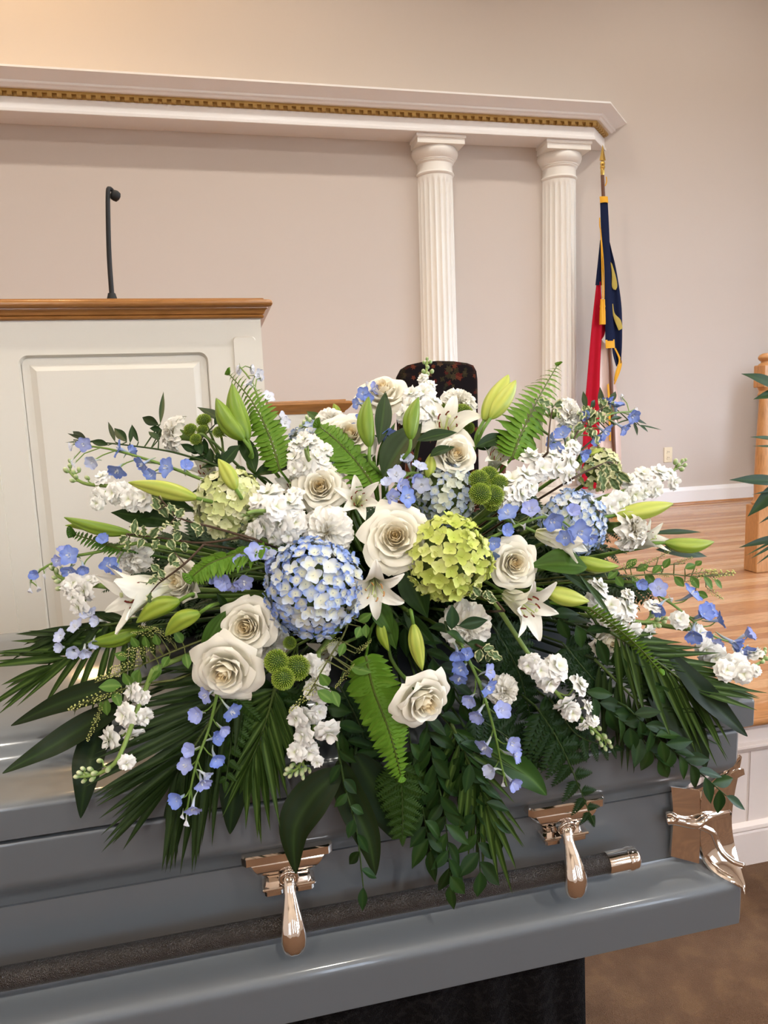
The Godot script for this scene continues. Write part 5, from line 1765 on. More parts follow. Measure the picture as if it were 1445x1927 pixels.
func build_hydrangeas() -> void:
	hydrangea([430, 947, 128, -0.15, -0.2, 0.4, 0, -0.01, "cream green hydrangea head on the left, behind a dense white stock"], "cream", 0.22, 110, [lin(214, 218, 160), lin(226, 226, 178), lin(202, 210, 144)], [lin(226, 228, 182), lin(234, 232, 200), lin(210, 216, 152)])
	hydrangea([590, 1110, 188, -0.05, 0.15, 1.1, 0, 0.03, "largest hydrangea head, blue and cream, below the frilled carnation"], "blue", 0.165, 165, [lin(228, 228, 196), lin(214, 220, 214), lin(232, 232, 204)], [lin(128, 154, 222), lin(158, 180, 228), lin(196, 206, 222), lin(142, 166, 222)])
	hydrangea([840, 928, 118, 0.05, -0.2, 2.0, 0, -0.02, "blue grey hydrangea head between the half closed rose and the lime hydrangea"], "grey", 0.185, 105, [lin(214, 218, 196), lin(198, 208, 210)], [lin(160, 176, 208), lin(184, 196, 212), lin(206, 212, 200)])
	hydrangea([1084, 985, 124, 0.35, -0.05, 0.0, 0, -0.02, "blue and white hydrangea head on the right side of the spray"], "pale", 0.19, 110, [lin(230, 232, 208), lin(226, 230, 224)], [lin(158, 182, 228), lin(206, 216, 230), lin(176, 196, 230)], 1.0)
	hydrangea([845, 1052, 164, 0.08, 0.0, 0.6, 0, 0.03, "lime green hydrangea head right of the central rose"], "lime", 0.205, 110, [lin(196, 208, 100), lin(208, 217, 124), lin(184, 199, 88)], [lin(212, 219, 132), lin(222, 227, 154), lin(200, 211, 112)])
	hydrangea([590, 840, 100, -0.2, -0.4, 0.6, 0, -0.05, "small pale blue hydrangea half hidden behind the stock beside the upright fern"], "grey", 0.21, 80, [lin(214, 218, 196), lin(198, 208, 210)], [lin(160, 176, 208), lin(184, 196, 212), lin(206, 212, 200)])
	hydrangea([1130, 880, 84, 0.3, -0.5, 0.6, 0, -0.06, "yellow green hydrangea barely showing behind the right hand stock and lily"], "cream", 0.21, 75, [lin(214, 218, 160), lin(226, 226, 178), lin(202, 210, 144)], [lin(226, 228, 182), lin(234, 232, 200), lin(210, 216, 152)])


func build_buttons() -> void:
	button_cluster("five small green button flowers in the upper left beside the side-on carnation", [[358, 808, 13], [383, 790, 14], [381, 809, 11, -0.01], [368, 826, 11], [413, 812, 12]], [425, 880])
	button_cluster("four green button flowers under the lower left roses", [[520, 1246, 22, 0.03], [560, 1258, 23, 0.03], [533, 1278, 21, 0.035], [546, 1210, 12]], [560, 1215], 0.01)
	button_cluster("green button flowers peeping out below the carnation at the chair back", [[872, 776, 20], [882, 803, 13, -0.02], [846, 766, 16, -0.02]], [860, 850], -0.02)
	button_cluster("tight bunch of five green button flowers above the lime hydrangea", [[903, 902, 19, 0.02], [922, 893, 18], [942, 909, 17, 0.01], [905, 928, 20, 0.03], [930, 932, 20, 0.025], [928, 945, 16, 0.01]], [920, 960])


func build_lilies() -> void:
	lily([268, 1114, 240, -1.25, 0.15, 0.3, 0, 0.02, "white lily flaring left, lowest open lily on the left side"])
	lily([676, 942, 128, 0.15, -0.3, 0.1, 1, 0.0, "white lily with dark red stamens between two white roses in the middle"])
	lily([556, 918, 104, -0.6, -0.6, 0.9, 1, -0.03, "white lily mostly hidden behind the rose above the carnation"])
	lily([706, 1108, 160, 0.05, 0.45, 0.5, 2, 0.045, "white lily with curled back petals right of the big blue hydrangea"], 1)
	lily([842, 800, 168, 0.1, -0.55, 1.2, 2, -0.02, "large white lily with arching petals behind the half closed rose"])
	lily([1062, 1018, 170, 1.2, 0.35, 0.2, 0, 0.03, "white lily seen side-on, lying over the right blue hydrangea"])
	lily([990, 1138, 178, 0.75, 0.35, 0.8, 1, 0.03, "white lily with dark stamens below the right hand rose"])
	lily([934, 862, 110, 0.3, -0.9, 0.0, 1, -0.03, "white lily behind the green button bunch and the double bud"])
	lily([1218, 1016, 120, 0.9, -0.5, 0.4, 0, -0.01, "white lily petal cupped behind the right-facing carnation"])
	lily([392, 888, 120, -0.3, -0.8, 0.0, 0, -0.05, "pale white lily shadowed behind the short upright bud on the left"])
	lily([1010, 790, 96, -0.5, -0.6, 0.0, 0, -0.05, "white lily partly covered by the tall right fern"])
	lily([620, 1225, 110, -0.9, 0.3, 0.0, 0, -0.05, "dim white lily beneath the big blue hydrangea"])
	# buds: base x, y, tip x, y, kind, width, nearer
	lily_buds("pair of tall upright green lily buds before the white lectern", [470, 880], [[460, 828, 408, 750, 2, 1.35, 0.01], [468, 828, 438, 722, 2, 1.15]], [[482, 890, 452, 800, 34], [430, 800, 371, 757, 22, -0.01], [480, 895, 545, 868, 34, -0.01], [430, 860, 450, 836, 22]])
	lily_buds("single long pale lily bud pointing left in the upper left", [395, 940], [[372, 938, 243, 908, 1, 0.95, 0.02]], [[300, 945, 362, 955, 30]], 0.01)
	lily_buds("short upright yellow green lily bud over the cream hydrangea", [448, 935], [[446, 922, 412, 864, 1, 1.6, 0.02]], [[440, 900, 360, 925, 16], [416, 880, 452, 835, 22]], 0.01)
	lily_buds("two lily buds joined, pointing left against the lectern panel", [285, 1010], [[246, 1003, 122, 974, 2, 0.75, 0.01], [244, 1006, 124, 989, 0, 0.6, 0.0]], [[340, 985, 202, 956, 44], [330, 960, 240, 990, 30]], 0.0)
	lily_buds("yellow green lily bud just under the left-flaring lily", [372, 1122], [[340, 1130, 258, 1172, 0, 1.5, 0.02]], [[345, 1135, 225, 1125, 14]], 0.01)
	lily_buds("plump bright lily bud left of the two lower left roses", [425, 1130], [[378, 1153, 312, 1196, 0, 1.7, 0.03]], [[426, 1150, 376, 1236, 34, 0.02, 1], [428, 1140, 410, 1120, 14]], 0.01)
	lily_buds("dark green lily bud lowest on the left, above the palm leaves", [290, 1180], [[262, 1188, 166, 1210, 2, 1.15, 0.01]], [[300, 1180, 235, 1230, 24]], 0.0)
	lily_buds("upright lily bud with a dark leaf beside the topmost rose", [722, 905], [[697, 842, 695, 747, 2, 1.25, 0.02]], [[714, 838, 732, 725, 34, 0.0], [668, 885, 700, 850, 20, -0.01], [710, 880, 745, 790, 18, -0.02, 1]], 0.01)
	lily_buds("smaller upright lily bud over a large dark leaf, left of the big lily", [728, 905], [[774, 828, 789, 748, 2, 1.3, 0.03]], [[722, 900, 790, 768, 66, 0.015], [785, 830, 864, 806, 26, 0.03], [810, 860, 856, 833, 24, 0.03]], 0.01)
	lily_buds("double pale lily bud standing high at the upper right of centre", [890, 850], [[912, 792, 958, 706, 1, 1.35, 0.01], [924, 788, 972, 716, 1, 1.15, 0.02]], [[896, 842, 962, 812, 26], [900, 845, 932, 832, 18, -0.01]], 0.0)
	lily_buds("long lily bud pointing right behind a broad leaf, right of centre", [1060, 1060], [[1082, 1052, 1166, 1066, 0, 1.25, 0.01]], [[1106, 1068, 1014, 1046, 62, 0.04, 1], [1050, 1072, 1150, 1130, 18, 0.02], [1090, 1080, 1165, 1175, 12, 0.03, 2]], 0.01)
	lily_buds("mottled lily bud at the right, above the greyish rose", [1000, 1112], [[1026, 1112, 1110, 1132, 1, 1.45, 0.02]], [[1010, 1120, 1050, 1165, 22, -0.02]], 0.01)
	lily_buds("lily bud partly wrapped in a green leaf at the bottom centre", [712, 1150], [[716, 1166, 733, 1226, 0, 1.25, 0.0]], [[700, 1128, 745, 1192, 40, 0.015, 1], [722, 1150, 746, 1222, 36, 0.01, 1]], 0.01)
	lily_buds("hanging yellow lily bud with open stripes at the bottom centre", [768, 1150], [[779, 1174, 796, 1262, 1, 1.2, 0.03]], [[760, 1060, 805, 1165, 56, 0.02], [760, 1150, 825, 1225, 30, 0.0], [720, 1180, 790, 1160, 16, -0.01]], 0.01)
	lily_buds("pale lily bud with a dark tip pointing right above the carnation", [1140, 985], [[1160, 970, 1268, 948, 1, 1.05, 0.01]], [[1175, 962, 1275, 945, 16, -0.012]], 0.0)
	lily_buds("outermost lily bud on the right, over the wood floor", [1215, 1030], [[1252, 1022, 1345, 1020, 0, 1.1, 0.01]], [[1225, 1005, 1326, 997, 14, 0.0], [1235, 1035, 1342, 1042, 26, -0.01]], 0.0)
	lily_buds("small green lily bud behind the right hand stock, over the flag foot", [1090, 870], [[1105, 855, 1135, 845, 1, 1.3, -0.02]], [[1085, 870, 1135, 845, 26, -0.03, 1]], -0.02)
	lily_buds("tiny lily bud tip poking up by the oak counter cap", [640, 830], [[634, 790, 629, 760, 0, 1.9, -0.03], [684, 810, 680, 768, 1, 1.1, -0.04]], [[610, 800, 578, 768, 20, -0.03, 1]], -0.02)
	lily_buds("half open cream lily bud beside the blue delphinium under the lily", [800, 905], [[806, 900, 812, 854, 1, 1.9, 0.0], [722, 868, 726, 836, 1, 1.9, -0.02]], [[790, 880, 830, 890, 14, -0.01]], 0.0)


func build_stocks() -> void:
	stock("white stock reaching left in the upper left, green buds at its tip", [[330, 945], [230, 918], [160, 910], [132, 888]], [[275, 938, 46], [245, 940, 44], [215, 928, 42], [185, 935, 38], [192, 898, 30], [183, 948, 28], [232, 925, 36, 0.0]], [[126, 886, 15], [133, 878, 13], [140, 890, 14], [150, 885, 13], [138, 905, 13], [166, 900, 13], [133, 868, 12], [145, 898, 12]])
	stock("white stock on the far left by the deep blue delphinium", [[210, 1105], [150, 1098], [112, 1085], [103, 1066]], [[140, 1098, 44], [160, 1112, 40], [128, 1108, 34], [150, 1142, 42], [170, 1095, 34], [140, 1125, 28]], [[104, 1062, 14], [98, 1070, 12], [108, 1075, 13], [110, 1095, 14], [112, 1108, 14], [104, 1088, 12], [118, 1072, 12]])
	stock("white stock trailing over the casket edge at the lower left", [[290, 1260], [262, 1330], [225, 1425], [190, 1455], [150, 1462]], [[250, 1302, 40, 0.0], [236, 1346, 48], [208, 1392, 48], [252, 1385, 44], [275, 1350, 36, 0.0], [240, 1437, 32], [268, 1312, 30, 0.0]], [[206, 1447, 16], [190, 1432, 14], [180, 1455, 15], [172, 1448, 14], [165, 1458, 15], [152, 1455, 14], [146, 1462, 13], [160, 1470, 12], [176, 1466, 14], [158, 1447, 12]], 0.02)
	stock("white stock head facing out beside the tip of the leaning fern", [[590, 880], [580, 860, 0.03], [576, 846, 0.07]], [[560, 838, 38], [590, 832, 38], [556, 862, 40], [596, 862, 42], [612, 848, 36], [575, 878, 42], [610, 872, 38], [575, 828, 32, 0.02], [556, 882, 34]], [[570, 840, 13], [578, 848, 13], [584, 840, 12], [574, 850, 13], [580, 836, 11], [568, 850, 11], [586, 848, 12]], 0.0)
	stock("thin white stock with green buds above the pale blue hydrangea", [[578, 830], [577, 808], [580, 790]], [[585, 815, 26], [570, 822, 24]], [[574, 797, 13], [583, 792, 14], [590, 800, 13], [568, 803, 12], [578, 786, 10], [596, 796, 12]], -0.02)
	stock("densest white stock head, covering half of the cream hydrangea", [[560, 985], [520, 965, 0.02], [485, 962, 0.05], [466, 966, 0.07]], [[505, 930, 56], [545, 948, 54], [530, 985, 54], [558, 985, 44], [500, 992, 50], [478, 1000, 38], [520, 955, 50, 0.03], [552, 965, 46], [488, 945, 44, 0.02], [518, 1010, 40], [545, 1008, 38], [555, 930, 36]], [[463, 960, 15], [470, 968, 16], [458, 970, 13], [475, 960, 14], [466, 976, 14], [478, 970, 14], [470, 952, 12], [484, 977, 14]], 0.01)
	stock("tall white stock rising in front of the patterned chair", [[795, 800], [798, 750], [803, 710], [805, 680]], [[775, 742, 40], [798, 740, 42], [772, 765, 42], [800, 772, 46], [818, 757, 36], [785, 785, 42], [815, 780, 36], [812, 725, 26], [796, 712, 22], [760, 780, 34]], [[805, 676, 11], [799, 683, 11], [811, 682, 12], [806, 692, 12], [798, 700, 13], [814, 700, 13], [806, 705, 13]], -0.02)
	stock("long white stock arching to the right above the blue white hydrangea", [[935, 945], [985, 900], [1040, 872], [1070, 850], [1082, 818]], [[950, 930, 46], [966, 905, 50], [990, 895, 48], [1000, 858, 44], [1020, 882, 46], [1048, 880, 44], [1072, 870, 46], [958, 950, 44], [980, 930, 44], [1040, 858, 38], [1064, 850, 36], [1072, 895, 36], [1000, 915, 36], [938, 905, 36, 0.0], [1082, 840, 30]], [[1078, 822, 14], [1070, 828, 12], [1085, 812, 12], [1066, 842, 11], [1082, 830, 12], [1075, 806, 11]], 0.0)
	stock("white stock slanting down right over the dark ferns, lower right of centre", [[930, 1130], [985, 1215], [1045, 1300], [1110, 1365], [1145, 1398]], [[995, 1252, 36], [1018, 1262, 38], [1050, 1255, 52], [1035, 1285, 46], [1092, 1288, 40], [1066, 1325, 46], [1078, 1342, 38], [1108, 1330, 26], [1100, 1365, 28], [1118, 1355, 26], [1005, 1243, 26]], [[1098, 1358, 14], [1128, 1370, 14], [1126, 1388, 14], [1138, 1385, 15], [1146, 1395, 14], [1132, 1400, 13], [1150, 1404, 12], [1140, 1408, 12], [1115, 1378, 12]], 0.012)
	stock("white stock on the right between the mottled bud and the blue delphinium", [[1100, 1130], [1150, 1150], [1200, 1170], [1245, 1168]], [[1130, 1105, 42], [1122, 1130, 36], [1150, 1140, 46], [1182, 1146, 50], [1170, 1170, 44], [1192, 1190, 40], [1230, 1140, 32], [1222, 1190, 30], [1185, 1120, 30], [1145, 1165, 36]], [[1238, 1165, 15], [1246, 1160, 13], [1250, 1170, 13], [1240, 1178, 14], [1228, 1160, 14], [1232, 1178, 13], [1254, 1164, 12]], 0.0)
	stock("white stock at the far right end, under the blue delphinium", [[1300, 1185], [1360, 1235], [1410, 1255], [1442, 1240]], [[1345, 1236, 50], [1328, 1220, 40], [1385, 1255, 48], [1368, 1262, 40], [1400, 1268, 38], [1390, 1232, 36], [1422, 1230, 32], [1316, 1190, 36], [1280, 1165, 34], [1425, 1262, 24]], [[1432, 1232, 14], [1440, 1228, 13], [1444, 1240, 13], [1436, 1246, 12], [1441, 1222, 11]], 0.0)
	stock("white stock reaching right in front of the white baseboard", [[1140, 935], [1190, 920], [1245, 905], [1280, 875]], [[1185, 905, 40], [1195, 930, 38], [1212, 892, 36], [1165, 945, 42], [1242, 890, 40], [1235, 920, 36], [1270, 908, 30], [1180, 945, 34], [1262, 892, 28], [1215, 925, 30], [1150, 955, 38]], [[1272, 870, 15], [1285, 868, 12], [1290, 876, 12], [1284, 884, 13], [1278, 876, 12], [1291, 866, 10]], 0.0)
	stock("white stock hanging straight down in the lower middle", [[600, 1230], [602, 1300], [590, 1380], [565, 1440], [552, 1452]], [[585, 1252, 40], [604, 1262, 36], [590, 1300, 42], [612, 1310, 34], [560, 1352, 44], [582, 1350, 40], [618, 1378, 52], [572, 1385, 44], [558, 1415, 40], [583, 1416, 38], [602, 1340, 30], [598, 1434, 26]], [[545, 1448, 16], [552, 1440, 14], [570, 1452, 16], [540, 1456, 12], [560, 1455, 14], [576, 1446, 13], [572, 1462, 12], [548, 1460, 12], [584, 1450, 11]], 0.01)


func build_delphiniums() -> void:
	delphinium("long blue delphinium reaching left at the upper left, above the pale bud", [[400, 910], [300, 872], [210, 846], [150, 838]], [[228, 845, 36], [222, 884, 36], [270, 873, 36], [288, 892, 30], [317, 880, 38], [350, 880, 32], [177, 868, 30, 2], [160, 836, 30, 1], [245, 850, 26, 0, -0.01]], [[137, 838, 26], [138, 866, 22], [142, 872, 18]], 0)
	delphinium("deep blue delphinium farthest left, before the lectern panel", [[260, 1022], [180, 1040], [120, 1052], [70, 1078], [58, 1098]], [[195, 1018, 30], [133, 1045, 38, 0], [110, 1055, 24, 1], [133, 1072, 34], [158, 1066, 30], [68, 1080, 26], [118, 1040, 24, 1], [205, 1060, 34], [222, 1070, 30]], [[58, 1106, 26], [72, 1104, 24], [86, 1080, 20]], 0)
	delphinium("pale lilac delphinium lying over the palm leaves at the left", [[220, 1170], [165, 1200], [135, 1220]], [[118, 1200, 30], [145, 1180, 32], [172, 1160, 36], [188, 1168, 30], [140, 1222, 34], [160, 1222, 32], [120, 1218, 28], [178, 1205, 28]], [[150, 1192, 20]], 2)
	delphinium("blue delphinium trailing from the lower left roses over the palm", [[412, 1295], [395, 1370], [370, 1440], [352, 1530]], [[390, 1308, 34, 1], [378, 1342, 40, 1], [436, 1338, 40], [420, 1372, 30, 1], [404, 1390, 36], [405, 1425, 38], [361, 1412, 36, 1], [352, 1440, 34, 1], [380, 1470, 38, 1], [340, 1502, 40], [364, 1518, 36, 1], [385, 1456, 30, 2]], [[352, 1543, 30], [345, 1532, 22]], 0, 0.02)
	delphinium("drooping pale delphinium above the upright bud pair", [[512, 880], [500, 800], [478, 725], [452, 690]], [[485, 706, 28], [506, 748, 26], [530, 790, 32], [474, 724, 28], [537, 796, 24]], [[452, 694, 30], [474, 693, 30], [492, 712, 24]], 3, -0.01)
	delphinium("violet blue delphinium between the bright fern tip and the big hydrangea", [[540, 1060], [480, 1070], [415, 1088], [390, 1092]], [[482, 1042, 44, 0, 0.02], [455, 1060, 36], [424, 1092, 44], [404, 1086, 34], [460, 1094, 38], [520, 1062, 42], [505, 1045, 32, 1], [440, 1102, 30], [538, 1050, 32]], [[388, 1088, 20]], 1, 0.015)
	delphinium("blue delphinium behind the topmost rose", [[700, 820], [690, 780], [690, 735]], [[686, 742, 28], [702, 735, 30, 1], [676, 760, 26], [680, 790, 28], [692, 750, 24], [730, 818, 36], [745, 828, 30], [672, 808, 26]], [[692, 726, 18]], 0, -0.03)
	delphinium("blue lilac delphinium under the big lily, left of the grey hydrangea", [[800, 900], [775, 890], [745, 915], [725, 940]], [[770, 872, 36, 1], [748, 895, 36, 1], [790, 880, 32, 1], [765, 935, 40, -1, 0.02], [735, 935, 36], [795, 912, 34, 1], [780, 900, 34], [728, 915, 30, 1], [755, 915, 34, 0]], [[722, 950, 18]], 1, 0.01)
	delphinium("blue delphinium at the upper right, in front of the flag", [[1060, 850], [1100, 810], [1150, 780], [1190, 775]], [[1160, 768, 36], [1190, 782, 30], [1172, 804, 32], [1138, 812, 34], [1105, 790, 30], [1062, 820, 36], [1094, 852, 34], [1040, 830, 30, 0, -0.01], [1148, 760, 26], [1120, 825, 28], [1050, 845, 28]], [[1172, 748, 20], [1196, 772, 24]], 0, -0.01)
	delphinium("blue delphinium lying across the right blue white hydrangea", [[930, 1010], [985, 985], [1040, 972], [1085, 1000]], [[958, 968, 42], [1000, 962, 42, 1], [1040, 978, 44, 0, 0.03], [1092, 1002, 46, 0, 0.04], [1065, 1010, 32, 0, 0.03], [950, 1000, 34], [928, 1020, 32], [925, 1040, 34], [1075, 965, 36, 1, 0.02], [1112, 1012, 28, 0, 0.03]], [[985, 990, 22]], 0, 0.02)
	delphinium("blue delphinium hanging down the lower middle, right of the low rose", [[870, 1215], [905, 1290], [930, 1370], [945, 1440], [955, 1480]], [[862, 1226, 38], [872, 1256, 42], [866, 1275, 34], [920, 1264, 34, 1], [918, 1292, 40], [888, 1312, 36, 1], [902, 1340, 40, 1], [942, 1338, 40, 1], [915, 1405, 40, 1], [962, 1398, 38, 1], [966, 1420, 40, 1], [928, 1448, 36, 2], [963, 1470, 38, 1], [880, 1230, 30]], [[948, 1472, 22]], 0, 0.02)
	delphinium("bright blue delphinium out at the right end of the spray", [[1200, 1095], [1270, 1140], [1340, 1195], [1400, 1215]], [[1302, 1120, 44], [1242, 1140, 40, 0], [1318, 1160, 46], [1305, 1188, 42], [1350, 1168, 36], [1378, 1208, 46], [1402, 1196, 36, 1], [1345, 1210, 34, 1], [1335, 1150, 34], [1240, 1108, 36, 1], [1205, 1098, 30], [1325, 1190, 34], [1408, 1225, 30]], [[1412, 1190, 20], [1262, 1126, 22]], 0, 0.0)


func build_ferns() -> void:
	sword_fern("bright fern frond leaning left, its tip over the left rose", [[500, 1030], [440, 1045], [395, 1062], [362, 1086]], 40, 15, 0, 0.03, 0.5)
	sword_fern("upright curling fern frond beside the lily bud pair, before the lectern", [[528, 885], [508, 820], [475, 755], [432, 704]], 34, 21, 0, 0.0, -0.4)
	sword_fern("fern frond leaning up left from behind the central roses", [[705, 915], [672, 870], [635, 830], [602, 803]], 46, 16, 0, 0.005, 0.3)
	sword_fern("tall fern frond standing at the upper right, before the right column", [[965, 862], [985, 810], [1020, 740], [1050, 688]], 46, 17, 0, 0.0, 0.1)
	sword_fern("bright fern frond hanging down the lower middle", [[690, 1235], [705, 1300], [735, 1380], [756, 1462]], 50, 24, 0, 0.045, 0.0)
	sword_fern("narrow fern frond seen edge-on, running down across the greyish rose", [[1112, 1145], [1160, 1180], [1205, 1220], [1242, 1262]], 16, 18, 0, 0.03, 0.9)
	sword_fern("little fern tip at the far left under the joined buds", [[230, 1035], [190, 1022], [142, 1006]], 16, 11, 1, 0.0, 0.4)
	leatherleaf("leatherleaf frond at the bottom centre pointing straight down the casket side", [[752, 1440], [758, 1500], [759, 1578]], 62, 10, 1, 0.026)
	leatherleaf("leatherleaf frond draped by the right casket handle", [[1010, 1330], [1060, 1410], [1118, 1548]], 84, 9, 0, 0.0)
	leatherleaf("leatherleaf frond reaching right beneath the slanting stock", [[1040, 1320], [1090, 1385], [1165, 1408]], 56, 8, 0, 0.0)
	leatherleaf("leatherleaf frond hanging left of the middle, over the palm", [[450, 1310], [440, 1370], [425, 1480]], 52, 9, 1, 0.012)
	leatherleaf("leatherleaf frond hanging beneath the straight white stock", [[520, 1290], [540, 1340], [590, 1380]], 56, 8, 1, -0.01)
	leatherleaf("leatherleaf frond spread below the middle delphinium", [[880, 1340], [960, 1390], [1020, 1440]], 72, 9, 0, -0.01)
	leatherleaf("leatherleaf frond under the right greyish rose", [[1060, 1210], [1110, 1270], [1170, 1330]], 66, 9, 0, -0.02)
	leatherleaf("leatherleaf frond fanned on the right below the bright blue delphinium", [[1150, 1215], [1225, 1255], [1320, 1320]], 60, 10, 1, -0.01)
	leatherleaf("leatherleaf frond between low rose and slanting stock", [[930, 1180], [975, 1260], [1000, 1350]], 74, 10, 0, -0.03)
	leatherleaf("leatherleaf frond behind the bright hanging fern", [[640, 1290], [680, 1370], [700, 1450]], 70, 10, 0, -0.02)


func build_palms() -> void:
	palm("palm frond spreading left over the casket lid", [[300, 1180], [225, 1200], [150, 1225], [95, 1260]], [[150, 1180], [60, 1188], [0, 1205], [-20, 1245], [5, 1282]], [[300, 1250], [210, 1330], [100, 1340], [15, 1335], [-10, 1310]], 15, 0.004, 14.0)
	palm("second palm frond flat on the lid at far left", [[250, 1168], [180, 1180], [120, 1192]], [[200, 1160], [120, 1170], [45, 1188], [30, 1200]], [[230, 1215], [150, 1240], [60, 1240], [25, 1222]], 9, 0.004, 13.0, 1)
	palm("large palm frond hanging lower left over the casket edge", [[470, 1240], [425, 1310], [370, 1400], [335, 1450]], [[330, 1250], [250, 1330], [180, 1450], [185, 1500], [200, 1548], [222, 1608]], [[470, 1420], [420, 1500], [376, 1620], [345, 1625], [322, 1632], [292, 1625]], 32, 0.006, 16.0, 1)
	palm("palm frond hanging left of the straight white stock", [[520, 1290], [500, 1360], [470, 1440]], [[450, 1330], [430, 1430], [430, 1530], [470, 1560]], [[570, 1400], [545, 1480], [505, 1580], [488, 1570]], 18, 0.004, 14.0)
	palm("palm frond hanging lower middle over the dark bar", [[850, 1360], [885, 1440], [915, 1520]], [[800, 1440], [840, 1560], [900, 1640], [930, 1670]], [[950, 1420], [985, 1500], [992, 1600], [962, 1675]], 12, 0.012, 13.0)
	palm("palm frond sweeping out to the lower right corner of the casket", [[1150, 1190], [1230, 1240], [1310, 1300]], [[1230, 1190], [1330, 1230], [1440, 1300], [1420, 1330]], [[1170, 1330], [1260, 1390], [1340, 1440], [1400, 1385]], 16, 0.006, 14.0)
	palm("palm frond under the right ruscus, near the corner ornament", [[1120, 1240], [1190, 1310], [1255, 1370]], [[1210, 1250], [1300, 1310], [1370, 1390]], [[1120, 1400], [1200, 1450], [1300, 1440]], 13, -0.01, 13.0, 1)


func build_leaves() -> void:
	broad_leaf("upper of two long dark leaves lying left on the lid", [[250, 1285], [190, 1300], [110, 1325], [22, 1366]], 46, 0, 0.012)
	broad_leaf("lower long dark leaf pointing left on the lid, yellowing at its tip", [[240, 1325], [170, 1362], [90, 1410], [6, 1456]], 48, 0, 0.014)
	broad_leaf("dark leaf hanging over the lid edge below the trailing left stock", [[205, 1340], [180, 1400], [165, 1460], [153, 1540]], 62, 2, -0.004)
	broad_leaf("broad leaf bending down before the left chrome handle", [[640, 1450], [590, 1500], [556, 1560], [558, 1645]], 74, 0, 0.02, 0.4)
	broad_leaf("broad leaf hanging right of the left chrome handle, longest of all", [[640, 1430], [660, 1500], [695, 1580], [708, 1648]], 56, 0, 0.016, -0.2)
	broad_leaf("broad dark leaf behind the longest one at the bottom centre", [[670, 1420], [705, 1480], [730, 1530], [744, 1580]], 74, 2, 0.004, -0.2)
	broad_leaf("green leaf pointing right at the tip of the middle delphinium", [[890, 1390], [950, 1430], [1000, 1465], [1030, 1497]], 52, 1, 0.0)
	broad_leaf("broad leaf folded over the right corner of the lid", [[1260, 1230], [1320, 1300], [1365, 1345], [1408, 1386]], 44, 2, 0.006)
	broad_leaf("broad dark leaf hanging at the right above the corner ornament", [[1220, 1300], [1270, 1350], [1310, 1400], [1330, 1445]], 70, 0, -0.002)
	broad_leaf("dark leaf behind the palm left of the middle", [[480, 1380], [450, 1440], [440, 1510], [434, 1570]], 56, 2, -0.006)
	broad_leaf("dark leaf hanging below the low rose", [[830, 1380], [815, 1450], [812, 1540], [812, 1632]], 60, 2, -0.004)
	broad_leaf("dark leaf at lower left under the large palm frond", [[390, 1420], [350, 1480], [310, 1540]], 40, 2, -0.012)
	# glossy ruscus
	ruscus("ruscus sprig sticking out at the far upper left", [[420, 880], [330, 852], [240, 838], [140, 828]], [[170, 832, 126, 814, 8], [165, 830, 134, 809, 14], [160, 833, 124, 832, 7], [205, 838, 170, 829, 14], [218, 832, 204, 791, 9], [240, 832, 215, 804, 18], [262, 832, 248, 798, 10], [246, 834, 250, 798, 9], [300, 800, 264, 783, 18], [303, 798, 309, 736, 10], [304, 808, 282, 806, 12], [300, 830, 280, 806, 14], [302, 825, 300, 800, 12]], -0.01)
	ruscus_auto("ruscus sprig behind the green buttons in the upper left", [[440, 900], [400, 862], [372, 840], [405, 800]], 9, 34, 16, -0.03)
	ruscus("ruscus leaves at the upper right beyond the delphinium", [[1080, 860], [1140, 810], [1185, 790], [1215, 797]], [[1190, 790, 1222, 796, 12], [1194, 796, 1202, 818, 8], [1200, 800, 1250, 808, 5], [1205, 801, 1224, 812, 7], [1135, 780, 1130, 724, 13], [1150, 760, 1160, 735, 12], [1105, 770, 1098, 735, 11], [1112, 768, 1122, 752, 11], [1150, 790, 1176, 782, 10]], -0.02)
	ruscus("three ruscus leaves lying over the leaf-crossed carnation", [[935, 1245], [880, 1210], [850, 1190], [838, 1170]], [[852, 1184, 853, 1138, 26, 0.05], [864, 1178, 924, 1166, 24, 0.055], [842, 1190, 884, 1206, 24, 0.05], [848, 1188, 814, 1176, 26, 0.02], [880, 1210, 930, 1222, 22, 0.01]], 0.01)
	ruscus_auto("long ruscus stem hanging down to the dark bar", [[800, 1330], [815, 1430], [838, 1530], [850, 1665]], 24, 60, 25, 0.016)
	ruscus_auto("ruscus stem hanging left of the long one over the casket side", [[770, 1380], [785, 1460], [800, 1540], [812, 1600]], 16, 60, 26, 0.010)
	ruscus_auto("ruscus stem hanging right of the long one over the casket side", [[850, 1360], [870, 1450], [895, 1530], [905, 1640]], 18, 60, 26, 0.006)
	ruscus_auto("ruscus stem in the shade under the lower left roses", [[440, 1230], [480, 1300], [530, 1340], [560, 1400]], 12, 56, 25, -0.02)
	ruscus_auto("ruscus stem tucked behind the straight white stock", [[560, 1240], [610, 1320], [650, 1390], [690, 1440]], 13, 58, 26, -0.015)
	ruscus_auto("ruscus stem trailing to the corner ornament at lower right", [[1180, 1330], [1240, 1390], [1290, 1430], [1368, 1498]], 17, 50, 24, 0.012)
	ruscus_auto("ruscus stem hanging along the longest broad leaf", [[635, 1390], [650, 1480], [672, 1560], [685, 1670]], 10, 42, 20, 0.026)
	ruscus_auto("ruscus stem under the lower right ferns", [[1090, 1290], [1150, 1340], [1200, 1380], [1240, 1430]], 14, 56, 26, 0.004)
	ruscus_auto("ruscus stem between the low rose and middle delphinium", [[820, 1330], [870, 1400], [900, 1470], [935, 1560]], 16, 52, 22, 0.008)
